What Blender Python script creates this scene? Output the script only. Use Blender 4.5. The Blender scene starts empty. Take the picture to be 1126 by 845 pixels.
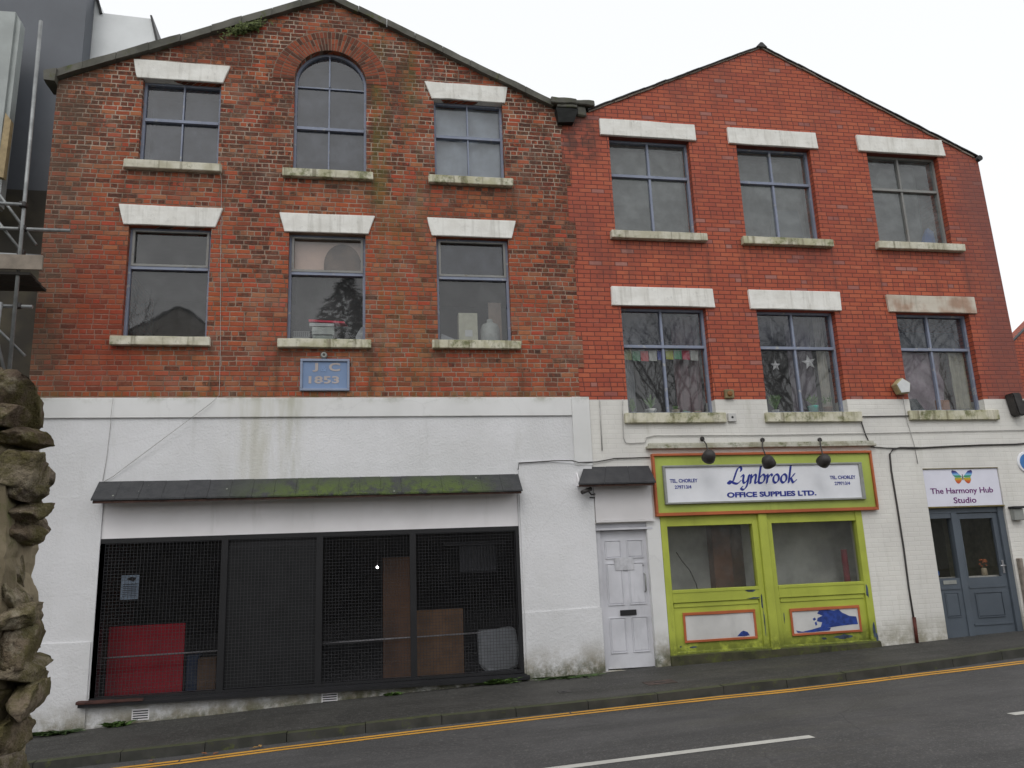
import bpy, bmesh, math, random
from mathutils import Vector, Matrix, noise
R_ = math.radians
rnd = random.Random(7)
scene = bpy.context.scene
COL = scene.collection

# ------------------------------------------------------------------ camera
cam = bpy.data.cameras.new('camera'); cam_o = bpy.data.objects.new('camera', cam); COL.objects.link(cam_o)
cam.sensor_width = 36.0; cam.lens = 867.5 / 1126.0 * 36.0; cam.clip_end = 2000; cam.clip_start = 0.05
Rt = Vector((0.98296947, -0.17973934, -0.03827279)); Fw = Vector((0.18375662, 0.95893495, 0.21604922)); Up = Vector((-0.00213143, -0.21940266, 0.97563207))
cam_o.matrix_world = Matrix(((Rt.x, Up.x, -Fw.x, 0), (Rt.y, Up.y, -Fw.y, -12.0), (Rt.z, Up.z, -Fw.z, 1.68), (0, 0, 0, 1)))
scene.camera = cam_o
# ------------------------------------------------------------------ sky, sun, exposure
SUN_EL, SUN_AZ = 48, 200          # azimuth measured from +Y clockwise: light comes from behind the camera
world = bpy.data.worlds.new('World'); scene.world = world; world.use_nodes = True
wn = world.node_tree.nodes; wl = world.node_tree.links
for n in list(wn): wn.remove(n)
sky = wn.new('ShaderNodeTexSky'); sky.sky_type = 'NISHITA'; sky.sun_disc = False
sky.sun_elevation = R_(SUN_EL); sky.sun_rotation = R_(SUN_AZ); sky.dust_density = 4.0; sky.ozone_density = 1.0
hs = wn.new('ShaderNodeHueSaturation'); hs.inputs['Saturation'].default_value = 0.15
mixw = wn.new('ShaderNodeMixRGB'); mixw.inputs[0].default_value = 0.72; mixw.inputs[2].default_value = (11.2, 11.4, 11.6, 1)
bg = wn.new('ShaderNodeBackground'); bg.inputs['Strength'].default_value = 0.112
wo = wn.new('ShaderNodeOutputWorld')
wl.new(sky.outputs[0], hs.inputs['Color']); wl.new(hs.outputs[0], mixw.inputs[1]); wl.new(mixw.outputs[0], bg.inputs[0]); wl.new(bg.outputs[0], wo.inputs[0])
sl = bpy.data.lights.new('sun', 'SUN'); sl.energy = 0.5; sl.angle = R_(25); sl.color = (1, 0.97, 0.93)
so = bpy.data.objects.new('sun', sl); COL.objects.link(so)
az = R_(SUN_AZ); el = R_(SUN_EL)
sd = Vector((math.sin(az) * math.cos(el), math.cos(az) * math.cos(el), math.sin(el)))
so.rotation_euler = sd.to_track_quat('Z', 'Y').to_euler()
scene.view_settings.view_transform = 'Standard'; scene.view_settings.look = 'None'
scene.view_settings.exposure = 0.0; scene.view_settings.gamma = 1.0; scene.view_settings.use_curve_mapping = False
scene.cycles.max_bounces = 8; scene.cycles.transparent_max_bounces = 16

# ------------------------------------------------------------------ node helpers
def s2l(c):
    return tuple(((v / 255.0) / 12.92 if v / 255.0 <= 0.04045 else ((v / 255.0 + 0.055) / 1.055) ** 2.4) for v in c) + (1.0,)
class NT:
    def __init__(s, name):
        s.m = bpy.data.materials.new(name); s.m.use_nodes = True; s.t = s.m.node_tree
        for n in list(s.t.nodes): s.t.nodes.remove(n)
        s.out = s.t.nodes.new('ShaderNodeOutputMaterial')
    def n(s, ty, **k):
        x = s.t.nodes.new(ty)
        for a, b in k.items(): setattr(x, a, b)
        return x
    def L(s, a, b): s.t.links.new(a, b)
    def set(s, sock, v):
        if hasattr(v, 'is_output'): s.L(v, sock)
        else: sock.default_value = v
    def math(s, op, a, b=0.0, c=0.0, clamp=False):
        x = s.n('ShaderNodeMath', operation=op); x.use_clamp = clamp
        s.set(x.inputs[0], a); s.set(x.inputs[1], b)
        if len(x.inputs) > 2: s.set(x.inputs[2], c)
        return x.outputs[0]
    def mix(s, f, a, b, mode='MIX'):
        x = s.n('ShaderNodeMixRGB', blend_type=mode); s.set(x.inputs[0], f); s.set(x.inputs[1], a); s.set(x.inputs[2], b); return x.outputs[0]
    def coord(s, kind='Object'):
        return s.n('ShaderNodeTexCoord').outputs[kind]
    def noise(s, scale, detail=4, rough=0.55, vec=None, dist=0.0):
        x = s.n('ShaderNodeTexNoise'); x.inputs['Scale'].default_value = scale; x.inputs['Detail'].default_value = detail
        x.inputs['Roughness'].default_value = rough; x.inputs['Distortion'].default_value = dist
        s.L(vec if vec is not None else s.coord(), x.inputs['Vector']); return x.outputs['Fac']
    def ramp(s, f, stops, interp='LINEAR'):
        x = s.n('ShaderNodeValToRGB'); cr = x.color_ramp; cr.interpolation = interp
        while len(cr.elements) < len(stops): cr.elements.new(0.5)
        for e, (p, c) in zip(cr.elements, stops):
            e.position = p; e.color = c if len(c) == 4 else tuple(c) + (1,)
        s.L(f, x.inputs[0]); return x.outputs[0]
    def map(s, v, a, b, c=0.0, d=1.0):
        x = s.n('ShaderNodeMapRange'); x.interpolation_type = 'SMOOTHSTEP'
        s.set(x.inputs[0], v); s.set(x.inputs[1], a); s.set(x.inputs[2], b); s.set(x.inputs[3], c); s.set(x.inputs[4], d); return x.outputs[0]
    def scaled(s, sx, sy, sz):
        x = s.n('ShaderNodeMapping'); x.inputs['Scale'].default_value = (sx, sy, sz); s.L(s.coord(), x.inputs[0]); return x.outputs[0]
    def sep(s, v=None):
        x = s.n('ShaderNodeSeparateXYZ'); s.L(v if v is not None else s.coord(), x.inputs[0]); return x.outputs
    def bump(s, h, strength=0.5, dist=0.01, nrm=None):
        x = s.n('ShaderNodeBump'); x.inputs['Strength'].default_value = strength; x.inputs['Distance'].default_value = dist
        s.L(h, x.inputs['Height'])
        if nrm is not None: s.L(nrm, x.inputs['Normal'])
        return x.outputs[0]
    def bsdf(s, color, rough=0.8, normal=None, spec=0.5, metal=0.0, **k):
        b = s.n('ShaderNodeBsdfPrincipled'); s.set(b.inputs['Base Color'], color); s.set(b.inputs['Roughness'], rough)
        s.set(b.inputs['Specular IOR Level'], spec); s.set(b.inputs['Metallic'], metal)
        if normal is not None: s.L(normal, b.inputs['Normal'])
        for a, v in k.items(): s.set(b.inputs[a], v)
        s.L(b.outputs[0], s.out.inputs[0]); return s.m

def seg_mask(t, X, Z, x0, x1, z0, z1, sx=0.15, sz=0.3):
    "soft box in facade coordinates, for stains with a place of their own"
    a = t.math('MULTIPLY', t.map(X, x0 - sx, x0 + sx), t.map(X, x1 - sx, x1 + sx, 1, 0))
    b = t.math('MULTIPLY', t.map(Z, z0 - sz, z0 + sz), t.map(Z, z1 - sz, z1 + sz, 1, 0))
    return t.math('MULTIPLY', a, b)

def under_sills(t, col, X, Z, sills, c, amt):
    "rain streaks that run down from the ends of the sills"
    d = t.noise(5.0, 4, .65, vec=t.scaled(2.2, 1, .12)); tot = None
    for (a, b, z) in sills:
        for e in (a, b):
            k = seg_mask(t, X, Z, e - .04, e + .04, z - .75, z + .02, .07, .35 if False else .12)
            tot = k if tot is None else t.math('MAXIMUM', tot, k)
        k = t.math('MULTIPLY', seg_mask(t, X, Z, a + .1, b - .1, z - .25, z, .1, .08), .6); tot = t.math('MAXIMUM', tot, k)
    return t.mix(t.math('MULTIPLY', t.math('MULTIPLY', tot, t.map(d, .3, .62)), amt), col, c)

def brick_nodes(t, h, w, mort, warp, header_every=0, jitter=0.0):
    o = t.sep()
    nv = t.noise(2.2, 3)
    nv2 = t.noise(3.1, 3, vec=t.scaled(1, 1, 1.7))
    nf = t.noise(26, 2); nf2 = t.noise(31, 2, vec=t.scaled(1.2, 1, 1))
    u = t.math('ADD', o[0], o[1])
    u = t.math('ADD', u, t.math('MULTIPLY', t.math('SUBTRACT', t.math('ADD', nv, nf2), 1.0), warp))
    v = t.math('ADD', o[2], t.math('MULTIPLY', t.math('SUBTRACT', nv2, 0.5), warp * 2.0))
    v = t.math('ADD', v, t.math('MULTIPLY', t.math('SUBTRACT', nf, 0.5), warp * 0.7))
    vr = t.math('DIVIDE', v, h); row = t.math('FLOOR', vr); fv = t.math('SUBTRACT', vr, row)
    rowc = t.n('ShaderNodeCombineXYZ'); t.L(row, rowc.inputs[0]); rowc.inputs[1].default_value = 3.3
    wr = t.n('ShaderNodeTexWhiteNoise', noise_dimensions='3D'); t.L(rowc.outputs[0], wr.inputs[0])
    if header_every:
        m = t.math('FLOORED_MODULO', row, header_every)
        isH = t.math('LESS_THAN', m, 0.5)
        ww = t.math('MULTIPLY', w, t.math('SUBTRACT', 1.0, t.math('MULTIPLY', isH, 0.5)))
    else: ww = w
    off = t.math('ADD', t.math('MULTIPLY', t.math('FLOORED_MODULO', row, 2.0), 0.5), t.math('MULTIPLY', wr.outputs[0], jitter))
    ur = t.math('ADD', t.math('DIVIDE', u, ww), off); colm = t.math('FLOOR', ur); fu = t.math('SUBTRACT', ur, colm)
    dv = t.math('MULTIPLY', t.math('MINIMUM', fv, t.math('SUBTRACT', 1.0, fv)), h)
    du = t.math('MULTIPLY', t.math('MINIMUM', fu, t.math('SUBTRACT', 1.0, fu)), ww)
    d = t.math('MINIMUM', dv, du)
    d = t.math('ADD', d, t.math('MULTIPLY', t.math('SUBTRACT', t.noise(38, 4, .75), .5), mort * .5 + warp * .75)); mask = t.map(d, mort * 0.3, mort * 0.95)            # 1 on the brick
    cc = t.n('ShaderNodeCombineXYZ'); t.L(colm, cc.inputs[0]); t.L(row, cc.inputs[1])
    wnz = t.n('ShaderNodeTexWhiteNoise', noise_dimensions='3D'); t.L(cc.outputs[0], wnz.inputs[0])
    return o, mask, wnz.outputs[0], wnz.outputs[1]

def mat_brick_old():
    t = NT('soot_stained_old_brick')
    o, mask, r, rc = brick_nodes(t, 0.0775, 0.212, 0.0125, 0.012, 3, 0.8)
    base = t.ramp(r, [(0, (.19, .066, .042)), (.18, (.29, .082, .046)), (.4, (.38, .094, .048)), (.6, (.44, .115, .052)), (.72, (.46, .08, .045)), (.82, (.32, .13, .075)), (1, (.46, .17, .08))])
    fine = t.noise(18, 5, 0.65); med = t.noise(0.9, 4, 0.6); big = t.noise(0.35, 3)
    base = t.mix(0.5, base, t.ramp(fine, [(.25, (.35, .33, .32)), (.75, (1, 1, 1))]), 'MULTIPLY')
    orange = t.map(t.noise(0.55, 3, vec=t.scaled(1, 1, 1.4)), .48, .7, 0, .38)
    base = t.mix(orange, base, (.42, .105, .035, 1))
    # soot on single bricks, in clumps
    sx = t.sep(rc)
    clump = t.map(t.noise(1.3, 6, 0.75, vec=t.scaled(1.5, 1, .8)), .36, .66)
    X, Z = o[0], o[2]
    high = t.map(Z, 6.4, 9.3, .08, .85)
    gable = t.math('MULTIPLY', clump, high)
    edgeL = seg_mask(t, X, Z, -5.2, -4.2, 4, 9.7, .35, .5)
    party = seg_mask(t, X, Z, 2.75, 3.8, 5.6, 9.6, .25, .6)
    cen = seg_mask(t, X, Z, -1.95, -1.45, 6.1, 8.0, .15, .3)
    sootp = t.math('ADD', t.math('ADD', gable, t.math('MULTIPLY', party, .3)), t.math('ADD', t.math('MULTIPLY', cen, .5), t.map(Z, 7.0, 9.4, .015, .2)))
    sootp = t.math('ADD', sootp, t.math('MULTIPLY', edgeL, .2))
    soot = t.math('LESS_THAN', r if False else sx[1], sootp)
    soot = t.math('MULTIPLY', soot, t.map(t.noise(20, 4, .7), .3, .6, .35, 1.0))
    base = t.mix(t.math('MULTIPLY', soot, .8), base, (.035, .027, .023, 1))
    mort = t.mix(t.map(t.noise(3.0, 4), .35, .65), (.19, .14, .105, 1), (.48, .39, .31, 1))
    mort = t.mix(t.map(t.noise(0.6, 3, vec=t.scaled(1, 1, .6)), .5, .62, 0, .8), mort, (.1, .05, .035, 1)); mort = t.mix(t.map(Z, 8.6, 6.8, 0, .5), mort, (.22, .125, .085, 1))
    col = t.mix(mask, mort, base)
    # overall weather: brown grime, pale lime bloom, green under the leaks
    col = t.mix(t.math('MULTIPLY', t.map(med, .5, .72), .28), col, (.085, .055, .038, 1))
    col = under_sills(t, col, X, Z, [(-3.64, -2.21, 7.76), (-1.29, .13, 7.74), (1.03, 2.44, 7.75), (-3.65, -2.26, 4.94), (-1.3, .1, 4.93), (1.04, 2.46, 4.93)], (.05, .042, .025, 1), .6)
    lime = t.math('MULTIPLY', t.map(t.noise(1.7, 6, .75), .48, .72), .42)
    col = t.mix(lime, col, (.28, .2, .155, 1))
    colL = t.math('MULTIPLY', edgeL, t.map(t.noise(1.2, 4), .3, .6, .25, .9))
    col = t.mix(t.math('MULTIPLY', colL, .65), col, (.12, .085, .06, 1))
    red = seg_mask(t, X, Z, -4.3, -3.2, 4.2, 6.4, .3, .5)
    col = t.mix(t.math('MULTIPLY', red, .45), col, (.23, .032, .016, 1))
    drip = t.noise(3.0, 4, .65, vec=t.scaled(1.6, 1, .25))
    m1 = t.math('MULTIPLY', seg_mask(t, X, Z, .06, .36, 7.3, 10.4, .13, .4), t.map(drip, .35, .6))
    m2 = t.math('MULTIPLY', seg_mask(t, X, Z, .62, .92, 8.3, 10.3, .1, .3), t.map(drip, .35, .6, 0, .6))
    m3 = t.math('MULTIPLY', seg_mask(t, X, Z, -5, 3.3, 3.9, 4.26, .3, .06), t.map(drip, .4, .7, 0, .9))
    m4 = t.math('MULTIPLY', seg_mask(t, X, Z, .1, 1.0, 4.2, 8.0, .3, .5), t.map(drip, .42, .62, 0, .55))
    g = t.math('MAXIMUM', t.math('MAXIMUM', m1, m2), t.math('MAXIMUM', m3, m4))
    col = t.mix(t.math('MULTIPLY', g, .62), col, (.115, .115, .028, 1))
    hgt = t.math('ADD', t.math('MULTIPLY', mask, 1.0), t.math('MULTIPLY', fine, .5))
    hgt = t.math('ADD', hgt, t.math('MULTIPLY', r, .35))
    return t.bsdf(col, .88, t.bump(hgt, .75, .012), .25)

def mat_brick_new():
    t = NT('smooth_red_pressed_brick')
    o, mask, r, rc = brick_nodes(t, 0.0775, 0.226, 0.0115, 0.003, 8, 0.1)
    base = t.ramp(r, [(0, (.38, .078, .040)), (.35, (.43, .092, .044)), (.7, (.47, .106, .048)), (.95, (.50, .125, .058)), (.965, (.32, .11, .09)), (1, (.42, .19, .15))])
    f = t.noise(14, 4, .6); med = t.noise(.7, 4, .6)
    base = t.mix(.3, base, t.ramp(f, [(.3, (.6, .55, .55)), (.7, (1, 1, 1))]), 'MULTIPLY'); base = t.mix(t.map(med, .4, .68, 0, .35), base, (.27, .05, .036, 1))
    X, Z = o[0], o[2]
    col = t.mix(mask, (.13, .032, .022, 1), base)
    streak = t.noise(1.5, 5, .65, vec=t.scaled(1.0, 1, .35))
    col = t.mix(t.map(streak, .46, .75, 0, .5), col, (.13, .042, .032, 1))
    col = under_sills(t, col, X, Z, [(4.1, 5.83, 6.9), (6.49, 8.23, 6.88), (9.12, 10.91, 6.88)], (.075, .03, .025, 1), .55)
    bloom = t.math('MULTIPLY', t.map(t.noise(2.0, 5, .7, vec=t.scaled(1, 1, 2.5)), .58, .8), .3)
    col = t.mix(bloom, col, (.42, .26, .22, 1))
    edge = seg_mask(t, X, Z, 11.0, 12.4, 3.9, 9.2, .35, .4)
    col = t.mix(t.math('MULTIPLY', edge, t.map(med, .3, .6, .35, .75)), col, (.17, .06, .05, 1))
    soot = t.math('MULTIPLY', seg_mask(t, X, Z, 3.2, 4.0, 8.3, 9.4, .2, .25), .7)
    col = t.mix(t.math('MULTIPLY', soot, t.map(t.noise(5, 4), .35, .6)), col, (.04, .025, .02, 1))
    h = t.math('ADD', mask, t.math('MULTIPLY', f, .25))
    return t.bsdf(col, .62, t.bump(h, .5, .006), .35)

def mat_render(name, roughcast=1.0, tint=(.70, .70, .71), fx=True):
    t = NT(name); o = t.sep(); X, Z = o[0], o[2]
    f = t.noise(30, 4, .65); m = t.noise(9, 4, .6); b = t.noise(.8, 4, .6)
    col = t.mix(t.map(b, .35, .7), tuple(tint) + (1,), (tint[0] * .88, tint[1] * .88, tint[2] * .87, 1))
    st = t.noise(2.2, 5, .65, vec=t.scaled(1.6, 1, .22))
    col = t.mix(t.map(st, .56, .8, 0, .35), col, (.42, .42, .38, 1))
    if fx:
        leak = t.math('MULTIPLY', seg_mask(t, X, Z, -1.9, -.9, 2.8, 4.4, .4, .25), t.map(st, .35, .65))
        col = t.mix(t.math('MULTIPLY', leak, .4), col, (.42, .40, .27, 1))
        l2 = t.math('MULTIPLY', seg_mask(t, X, Z, -1.15, -.95, 3.0, 4.3, .12, .2), .25)
        col = t.mix(t.math('MULTIPLY', l2, t.map(st, .3, .6)), col, (.25, .25, .11, 1))
        top = t.math('MULTIPLY', t.map(Z, 4.02, 4.2), t.map(t.noise(3, 5, .7), .45, .7, 0, .6))
        col = t.mix(top, col, (.2, .2, .1, 1))
        gz = t.math('ADD', Z, t.math('MULTIPLY', X, -.055))
        low = t.math('MULTIPLY', t.map(gz, .38, -.12), t.map(t.noise(2.5, 6, .75), .3, .62))
        col = t.mix(t.math('MULTIPLY', low, .85), col, (.21, .18, .11, 1))
        vlow = t.math('MULTIPLY', t.map(gz, .08, -.2), t.map(t.noise(9, 5, .7), .35, .6))
        col = t.mix(t.math('MULTIPLY', vlow, .8), col, (.05, .06, .02, 1))
        cr = t.n('ShaderNodeTexVoronoi', feature='DISTANCE_TO_EDGE'); cr.inputs['Scale'].default_value = .55; t.L(t.mix(.25, t.coord(), t.noise(2, 4)), cr.inputs[0])
        col = t.mix(t.map(cr.outputs[0], .0, .004, .1, 0), col, (.25, .25, .25, 1))
    h = t.math('ADD', t.math('MULTIPLY', f, roughcast), t.math('MULTIPLY', m, .6 * roughcast))
    return t.bsdf(col, .85, t.bump(h, .4, .022 * max(roughcast, .12)), .2)

def mat_painted_brick():
    t = NT('cream_white_painted_brick')
    o, mask, r, rc = brick_nodes(t, 0.0775, 0.226, 0.011, 0.006, 8, .1); X, Z = o[0], o[2]
    f = t.noise(30, 5, .65); b = t.noise(.9, 4)
    col = t.mix(t.map(b, .35, .65), (.76, .745, .70, 1), (.67, .655, .62, 1))
    col = t.mix(t.math('MULTIPLY', r, .08), col, (.45, .42, .38, 1))
    col = t.mix(t.math('MULTIPLY', t.math('SUBTRACT', 1.0, mask), .10), col, (.4, .38, .35, 1))
    st = t.noise(2.4, 5, .65, vec=t.scaled(1.8, 1, .25))
    col = t.mix(t.map(st, .54, .78, 0, .4), col, (.38, .37, .3, 1))
    fl = t.noise(7, 6, .75)
    col = t.mix(t.map(fl, .71, .73, 0, .8), col, (.2, .09, .06, 1))
    gz = t.math('ADD', Z, t.math('MULTIPLY', X, -.021))
    low = t.math('MULTIPLY', t.map(gz, .45, -.05), t.map(t.noise(3, 6, .75), .3, .62))
    col = t.mix(t.math('MULTIPLY', low, .8), col, (.22, .2, .13, 1))
    h = t.math('ADD', mask, t.math('MULTIPLY', f, .5))
    return t.bsdf(col, .75, t.bump(h, .28, .006), .3)

def mat_stone(name, c1, c2, moss=0.0, mosszmin=None, rough=.85, sc=8, drips=0.0, spec=.25):
    t = NT(name)
    n1 = t.noise(sc, 6, .7); n2 = t.noise(sc * .35, 3)
    col = t.mix(t.map(n2, .35, .65), c1 + (1,), c2 + (1,))
    col = t.mix(t.map(n1, .55, .8, 0, .5), col, tuple(v * .45 for v in c2) + (1,))
    if drips:
        st = t.noise(9, 4, .6, vec=t.scaled(1.4, 1, .12))
        col = t.mix(t.map(st, .5, .72, 0, drips), col, (.16, .14, .09, 1))
    if moss:
        g = t.n('ShaderNodeNewGeometry'); nz = t.sep(g.outputs['Normal'])[2]
        mm = t.noise(5, 6, .75)
        k = t.math('ADD', t.map(mm, .62 - .3 * moss, .78 - .3 * moss, 0, .75), t.math('MULTIPLY', t.map(nz, .3, .9), .35))
        col = t.mix(t.math('MINIMUM', k, .85), col, t.mix(n1, (.045, .065, .014, 1), (.13, .14, .035, 1)))
    return t.bsdf(col, rough, t.bump(n1, .5, .012), spec)

def mat_paint(name, c, wear=.25, under=(.3, .27, .22), rough=.5, grain=.3, low_moss=False, spec=.4):
    t = NT(name); n1 = t.noise(11, 6, .75); n2 = t.noise(1.6, 4)
    col = t.mix(t.map(n2, .3, .7), c + (1,), tuple(v * .8 for v in c) + (1,))
    if wear: col = t.mix(t.map(n1, .74 - .25 * wear, .77 - .25 * wear), col, under + (1,))
    col = t.mix(t.map(t.noise(4, 5, .7, vec=t.scaled(1, 1, .3)), .52, .75, 0, .35), col, tuple(v * .45 for v in c) + (1,))
    if low_moss:
        Z = t.sep()[2]; X = t.sep()[0]
        gz = t.math('SUBTRACT', Z, t.math('MULTIPLY', t.math('SUBTRACT', X, 4.6), .022))
        k = t.math('MULTIPLY', t.map(gz, .5, .08), t.map(t.noise(5, 6, .75), .3, .56))
        col = t.mix(t.math('MULTIPLY', k, .85), col, (.07, .085, .012, 1))
    return t.bsdf(col, rough, t.bump(n1, grain, .004), spec)

def mat_plain(name, c, rough=.6, metal=0.0, var=.15, sc=9, spec=.4, bump=.15, emit=None):
    t = NT(name); n1 = t.noise(sc, 5, .6)
    col = t.mix(t.map(n1, .3, .7), c + (1,), tuple(v * (1 - var * 2) for v in c) + (1,))
    k = {}
    m = t.bsdf(col, rough, t.bump(n1, bump, .005), spec, metal)
    if emit:
        b = [n for n in t.t.nodes if n.type == 'BSDF_PRINCIPLED'][0]
        b.inputs['Emission Color'].default_value = c + (1,); b.inputs['Emission Strength'].default_value = emit
    return m

def mat_glass(name='window_glass', refl=.078, tint=(.8, .82, .83), dirt=.2, dirtc=(.3, .305, .31), wav=.0016):
    t = NT(name)
    lw = t.n('ShaderNodeLayerWeight'); lw.inputs[0].default_value = .5
    f5 = t.math('POWER', lw.outputs['Facing'], 5.0)
    fac = t.math('ADD', refl, t.math('MULTIPLY', f5, .9), clamp=True)
    tr = t.n('ShaderNodeBsdfTransparent'); tr.inputs[0].default_value = tint + (1,)
    gl = t.n('ShaderNodeBsdfGlossy'); gl.inputs['Roughness'].default_value = .02
    t.L(t.bump(t.noise(1.8, 2), .6, wav), gl.inputs['Normal'])
    df = t.n('ShaderNodeBsdfDiffuse'); df.inputs[0].default_value = dirtc + (1,)
    dm = t.math('MULTIPLY', t.map(t.noise(3.5, 6, .7), .35, .8, .35, 1.0), dirt)
    m1 = t.n('ShaderNodeMixShader'); t.L(dm, m1.inputs[0]); t.L(tr.outputs[0], m1.inputs[1]); t.L(df.outputs[0], m1.inputs[2])
    m2 = t.n('ShaderNodeMixShader'); t.L(fac, m2.inputs[0]); t.L(m1.outputs[0], m2.inputs[1]); t.L(gl.outputs[0], m2.inputs[2])
    t.L(m2.outputs[0], t.out.inputs[0]); return t.m

def mat_asphalt(name, base, patch=.25, wet=.3):
    t = NT(name); vor = t.n('ShaderNodeTexVoronoi'); vor.inputs['Scale'].default_value = 75; t.L(t.coord(), vor.inputs[0])
    agg = t.sep(vor.outputs['Color'])[0]; n1 = t.noise(1.1, 5, .6); n2 = t.noise(40, 4, .7); lng = t.noise(.9, 4, .6, vec=t.scaled(.25, 2.2, 1))
    c = base
    col = t.mix(t.map(n1, .35, .68), tuple(v * (1 - patch) for v in c) + (1,), tuple(v * (1 + patch) for v in c) + (1,))
    col = t.mix(t.map(agg, .78, .96, 0, .55), col, (.16, .155, .145, 1))
    col = t.mix(t.map(n2, .5, .7, 0, .45), col, tuple(v * .35 for v in c) + (1,))
    col = t.mix(t.map(lng, .5, .68, 0, .35), col, tuple(v * .6 for v in c) + (1,))
    spots = t.n('ShaderNodeTexVoronoi'); spots.inputs['Scale'].default_value = 2.3; t.L(t.coord(), spots.inputs[0])
    col = t.mix(t.map(spots.outputs['Distance'], .035, .05, .6, 0), col, (.17, .165, .15, 1))
    ck = t.n('ShaderNodeTexVoronoi', feature='DISTANCE_TO_EDGE'); ck.inputs['Scale'].default_value = .7; t.L(t.mix(.18, t.coord(), t.n('ShaderNodeTexNoise').outputs[1]), ck.inputs[0])
    col = t.mix(t.math('MULTIPLY', t.map(ck.outputs[0], .001, .006, .5, 0), t.map(n1, .48, .6)), col, (.02, .02, .02, 1))
    rough = t.map(lng, .35, .65, .45 + (1 - wet) * .3, .88)
    h = t.math('ADD', agg, n2)
    return t.bsdf(col, rough, t.bump(h, .55, .006), .45)

M = {}
M['oldbrick'] = mat_brick_old(); M['newbrick'] = mat_brick_new()
M['render'] = mat_render('white_roughcast_render', 1.0, (.74, .74, .755))
M['smoothrender'] = mat_render('smooth_white_render', .3, (.76, .76, .755))
M['fascia'] = mat_render('painted_fascia_board', .08, (.86, .84, .855), fx=False)
M['pbrick'] = mat_painted_brick()
M['lintel'] = mat_stone('white_painted_lintel_stone', (.84, .83, .79), (.75, .735, .69), drips=.22, sc=11)
M['lintelworn'] = mat_stone('peeling_painted_lintel_stone', (.6, .55, .47), (.4, .27, .2), drips=.35, sc=7)
M['sill'] = mat_stone('weathered_pale_sill_stone', (.66, .63, .53), (.50, .47, .36), moss=.2, drips=.75, sc=14)
M['sillmoss'] = mat_stone('mossy_pale_sill_stone', (.64, .61, .50), (.46, .44, .30), moss=.42, drips=.75, sc=14)
M['coping'] = mat_stone('mossy_coping_stone', (.15, .145, .125), (.09, .088, .075), moss=.28, sc=7)
M['verge'] = mat_stone('grey_mortar_verge', (.24, .20, .17), (.15, .12, .10), moss=.1, sc=10)
M['slate'] = mat_stone('grey_roof_slate', (.07, .07, .072), (.045, .045, .05), moss=.0, sc=6, rough=.6)
M['slatemoss'] = mat_stone('mossy_canopy_slate', (.06, .06, .062), (.038, .038, .042), moss=.0, sc=7, rough=.55)
M['frame'] = mat_paint('lilac_blue_window_paint', (.25, .28, .37), .62, (.38, .38, .37), .6)
M['framegrey'] = mat_paint('greyed_window_paint', (.27, .27, .26), .6, (.2, .18, .15), .65)
M['blackframe'] = mat_paint('black_shopfront_paint', (.018, .018, .02), .2, (.05, .045, .04), .45)
M['glass'] = mat_glass()
M['glassdim'] = mat_glass('dusty_upper_glass', .085, (.6, .62, .66), .42, (.17, .185, .225))
M['glasspale'] = mat_glass('hazed_window_glass', .09, (.75, .77, .77), .42, (.32, .345, .345))
M['shopglass'] = mat_glass('dark_shop_glass', .04, (.74, .74, .78), .09, (.12, .12, .13))
M['doorglass'] = mat_glass('door_glass', .06, (.8, .8, .78), .06, (.2, .2, .18))
M['lime'] = mat_paint('lime_green_shopfront_paint', (.46, .515, .075), .32, (.14, .17, .1), .5, low_moss=True)
M['limesign'] = mat_paint('lime_sign_board_paint', (.42, .50, .10), .08, (.2, .22, .1), .5)
M['orange'] = mat_paint('burnt_orange_paint', (.47, .125, .045), .3, (.2, .05, .03), .5)
M['signwhite'] = mat_plain('white_sign_panel', (.82, .83, .87), .35, var=.05, sc=2)
M['signgrey'] = mat_plain('grey_sign_frame', (.30, .31, .29), .45, var=.1)
M['blue'] = mat_plain('deep_blue_lettering', (.02, .035, .29), .45, var=.1)
M['bluelite'] = mat_plain('peeling_blue_film', (.03, .07, .33), .5, var=.25, sc=14)
M['purple'] = mat_plain('purple_lettering', (.15, .02, .16), .5, var=.05)
M['whitepanel'] = mat_paint('scuffed_white_panel', (.66, .65, .63), .15, (.4, .38, .36), .5)
M['whitedoor'] = mat_paint('white_door_paint', (.66, .66, .70), .05, (.45, .45, .45), .45, grain=.1)
M['bluegrey'] = mat_paint('blue_grey_door_paint', (.095, .115, .14), .12, (.06, .07, .08), .5)
M['plaque'] = mat_paint('faded_blue_plaque_paint', (.21, .30, .48), .35, (.3, .32, .36), .6)
M['plaqueframe'] = mat_paint('faded_plaque_frame_paint', (.28, .33, .44), .3, (.4, .4, .4), .6)
M['fadedletter'] = mat_paint('faded_pale_lettering', (.50, .44, .42), .55, (.2, .3, .5), .7)
M['black'] = mat_plain('black_plastic', (.02, .02, .022), .5)
M['lampgrey'] = mat_plain('dull_black_lamp_metal', (.045, .04, .038), .55, .0, var=.25)
M['cable'] = mat_plain('grey_black_cable_sheath', (.055, .05, .048), .6)
M['cablewhite'] = mat_plain('dirty_painted_cable', (.46, .45, .43), .7)
M['rust'] = mat_plain('rust_red_pipe_paint', (.13, .03, .02), .7, var=.3)
M['steel'] = mat_plain('galvanised_scaffold_tube', (.33, .34, .34), .45, .5, var=.2, sc=5)
M['plank'] = mat_plain('weathered_scaffold_board', (.32, .27, .22), .85, var=.2, sc=3)
M['timber'] = mat_plain('pale_timber', (.42, .32, .18), .8)
M['darkplank'] = mat_plain('dark_board_underside', (.05, .045, .04), .85)
M['clad'] = mat_plain('dark_blue_grey_cladding', (.115, .125, .145), .55, var=.08, sc=1.2)
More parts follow.
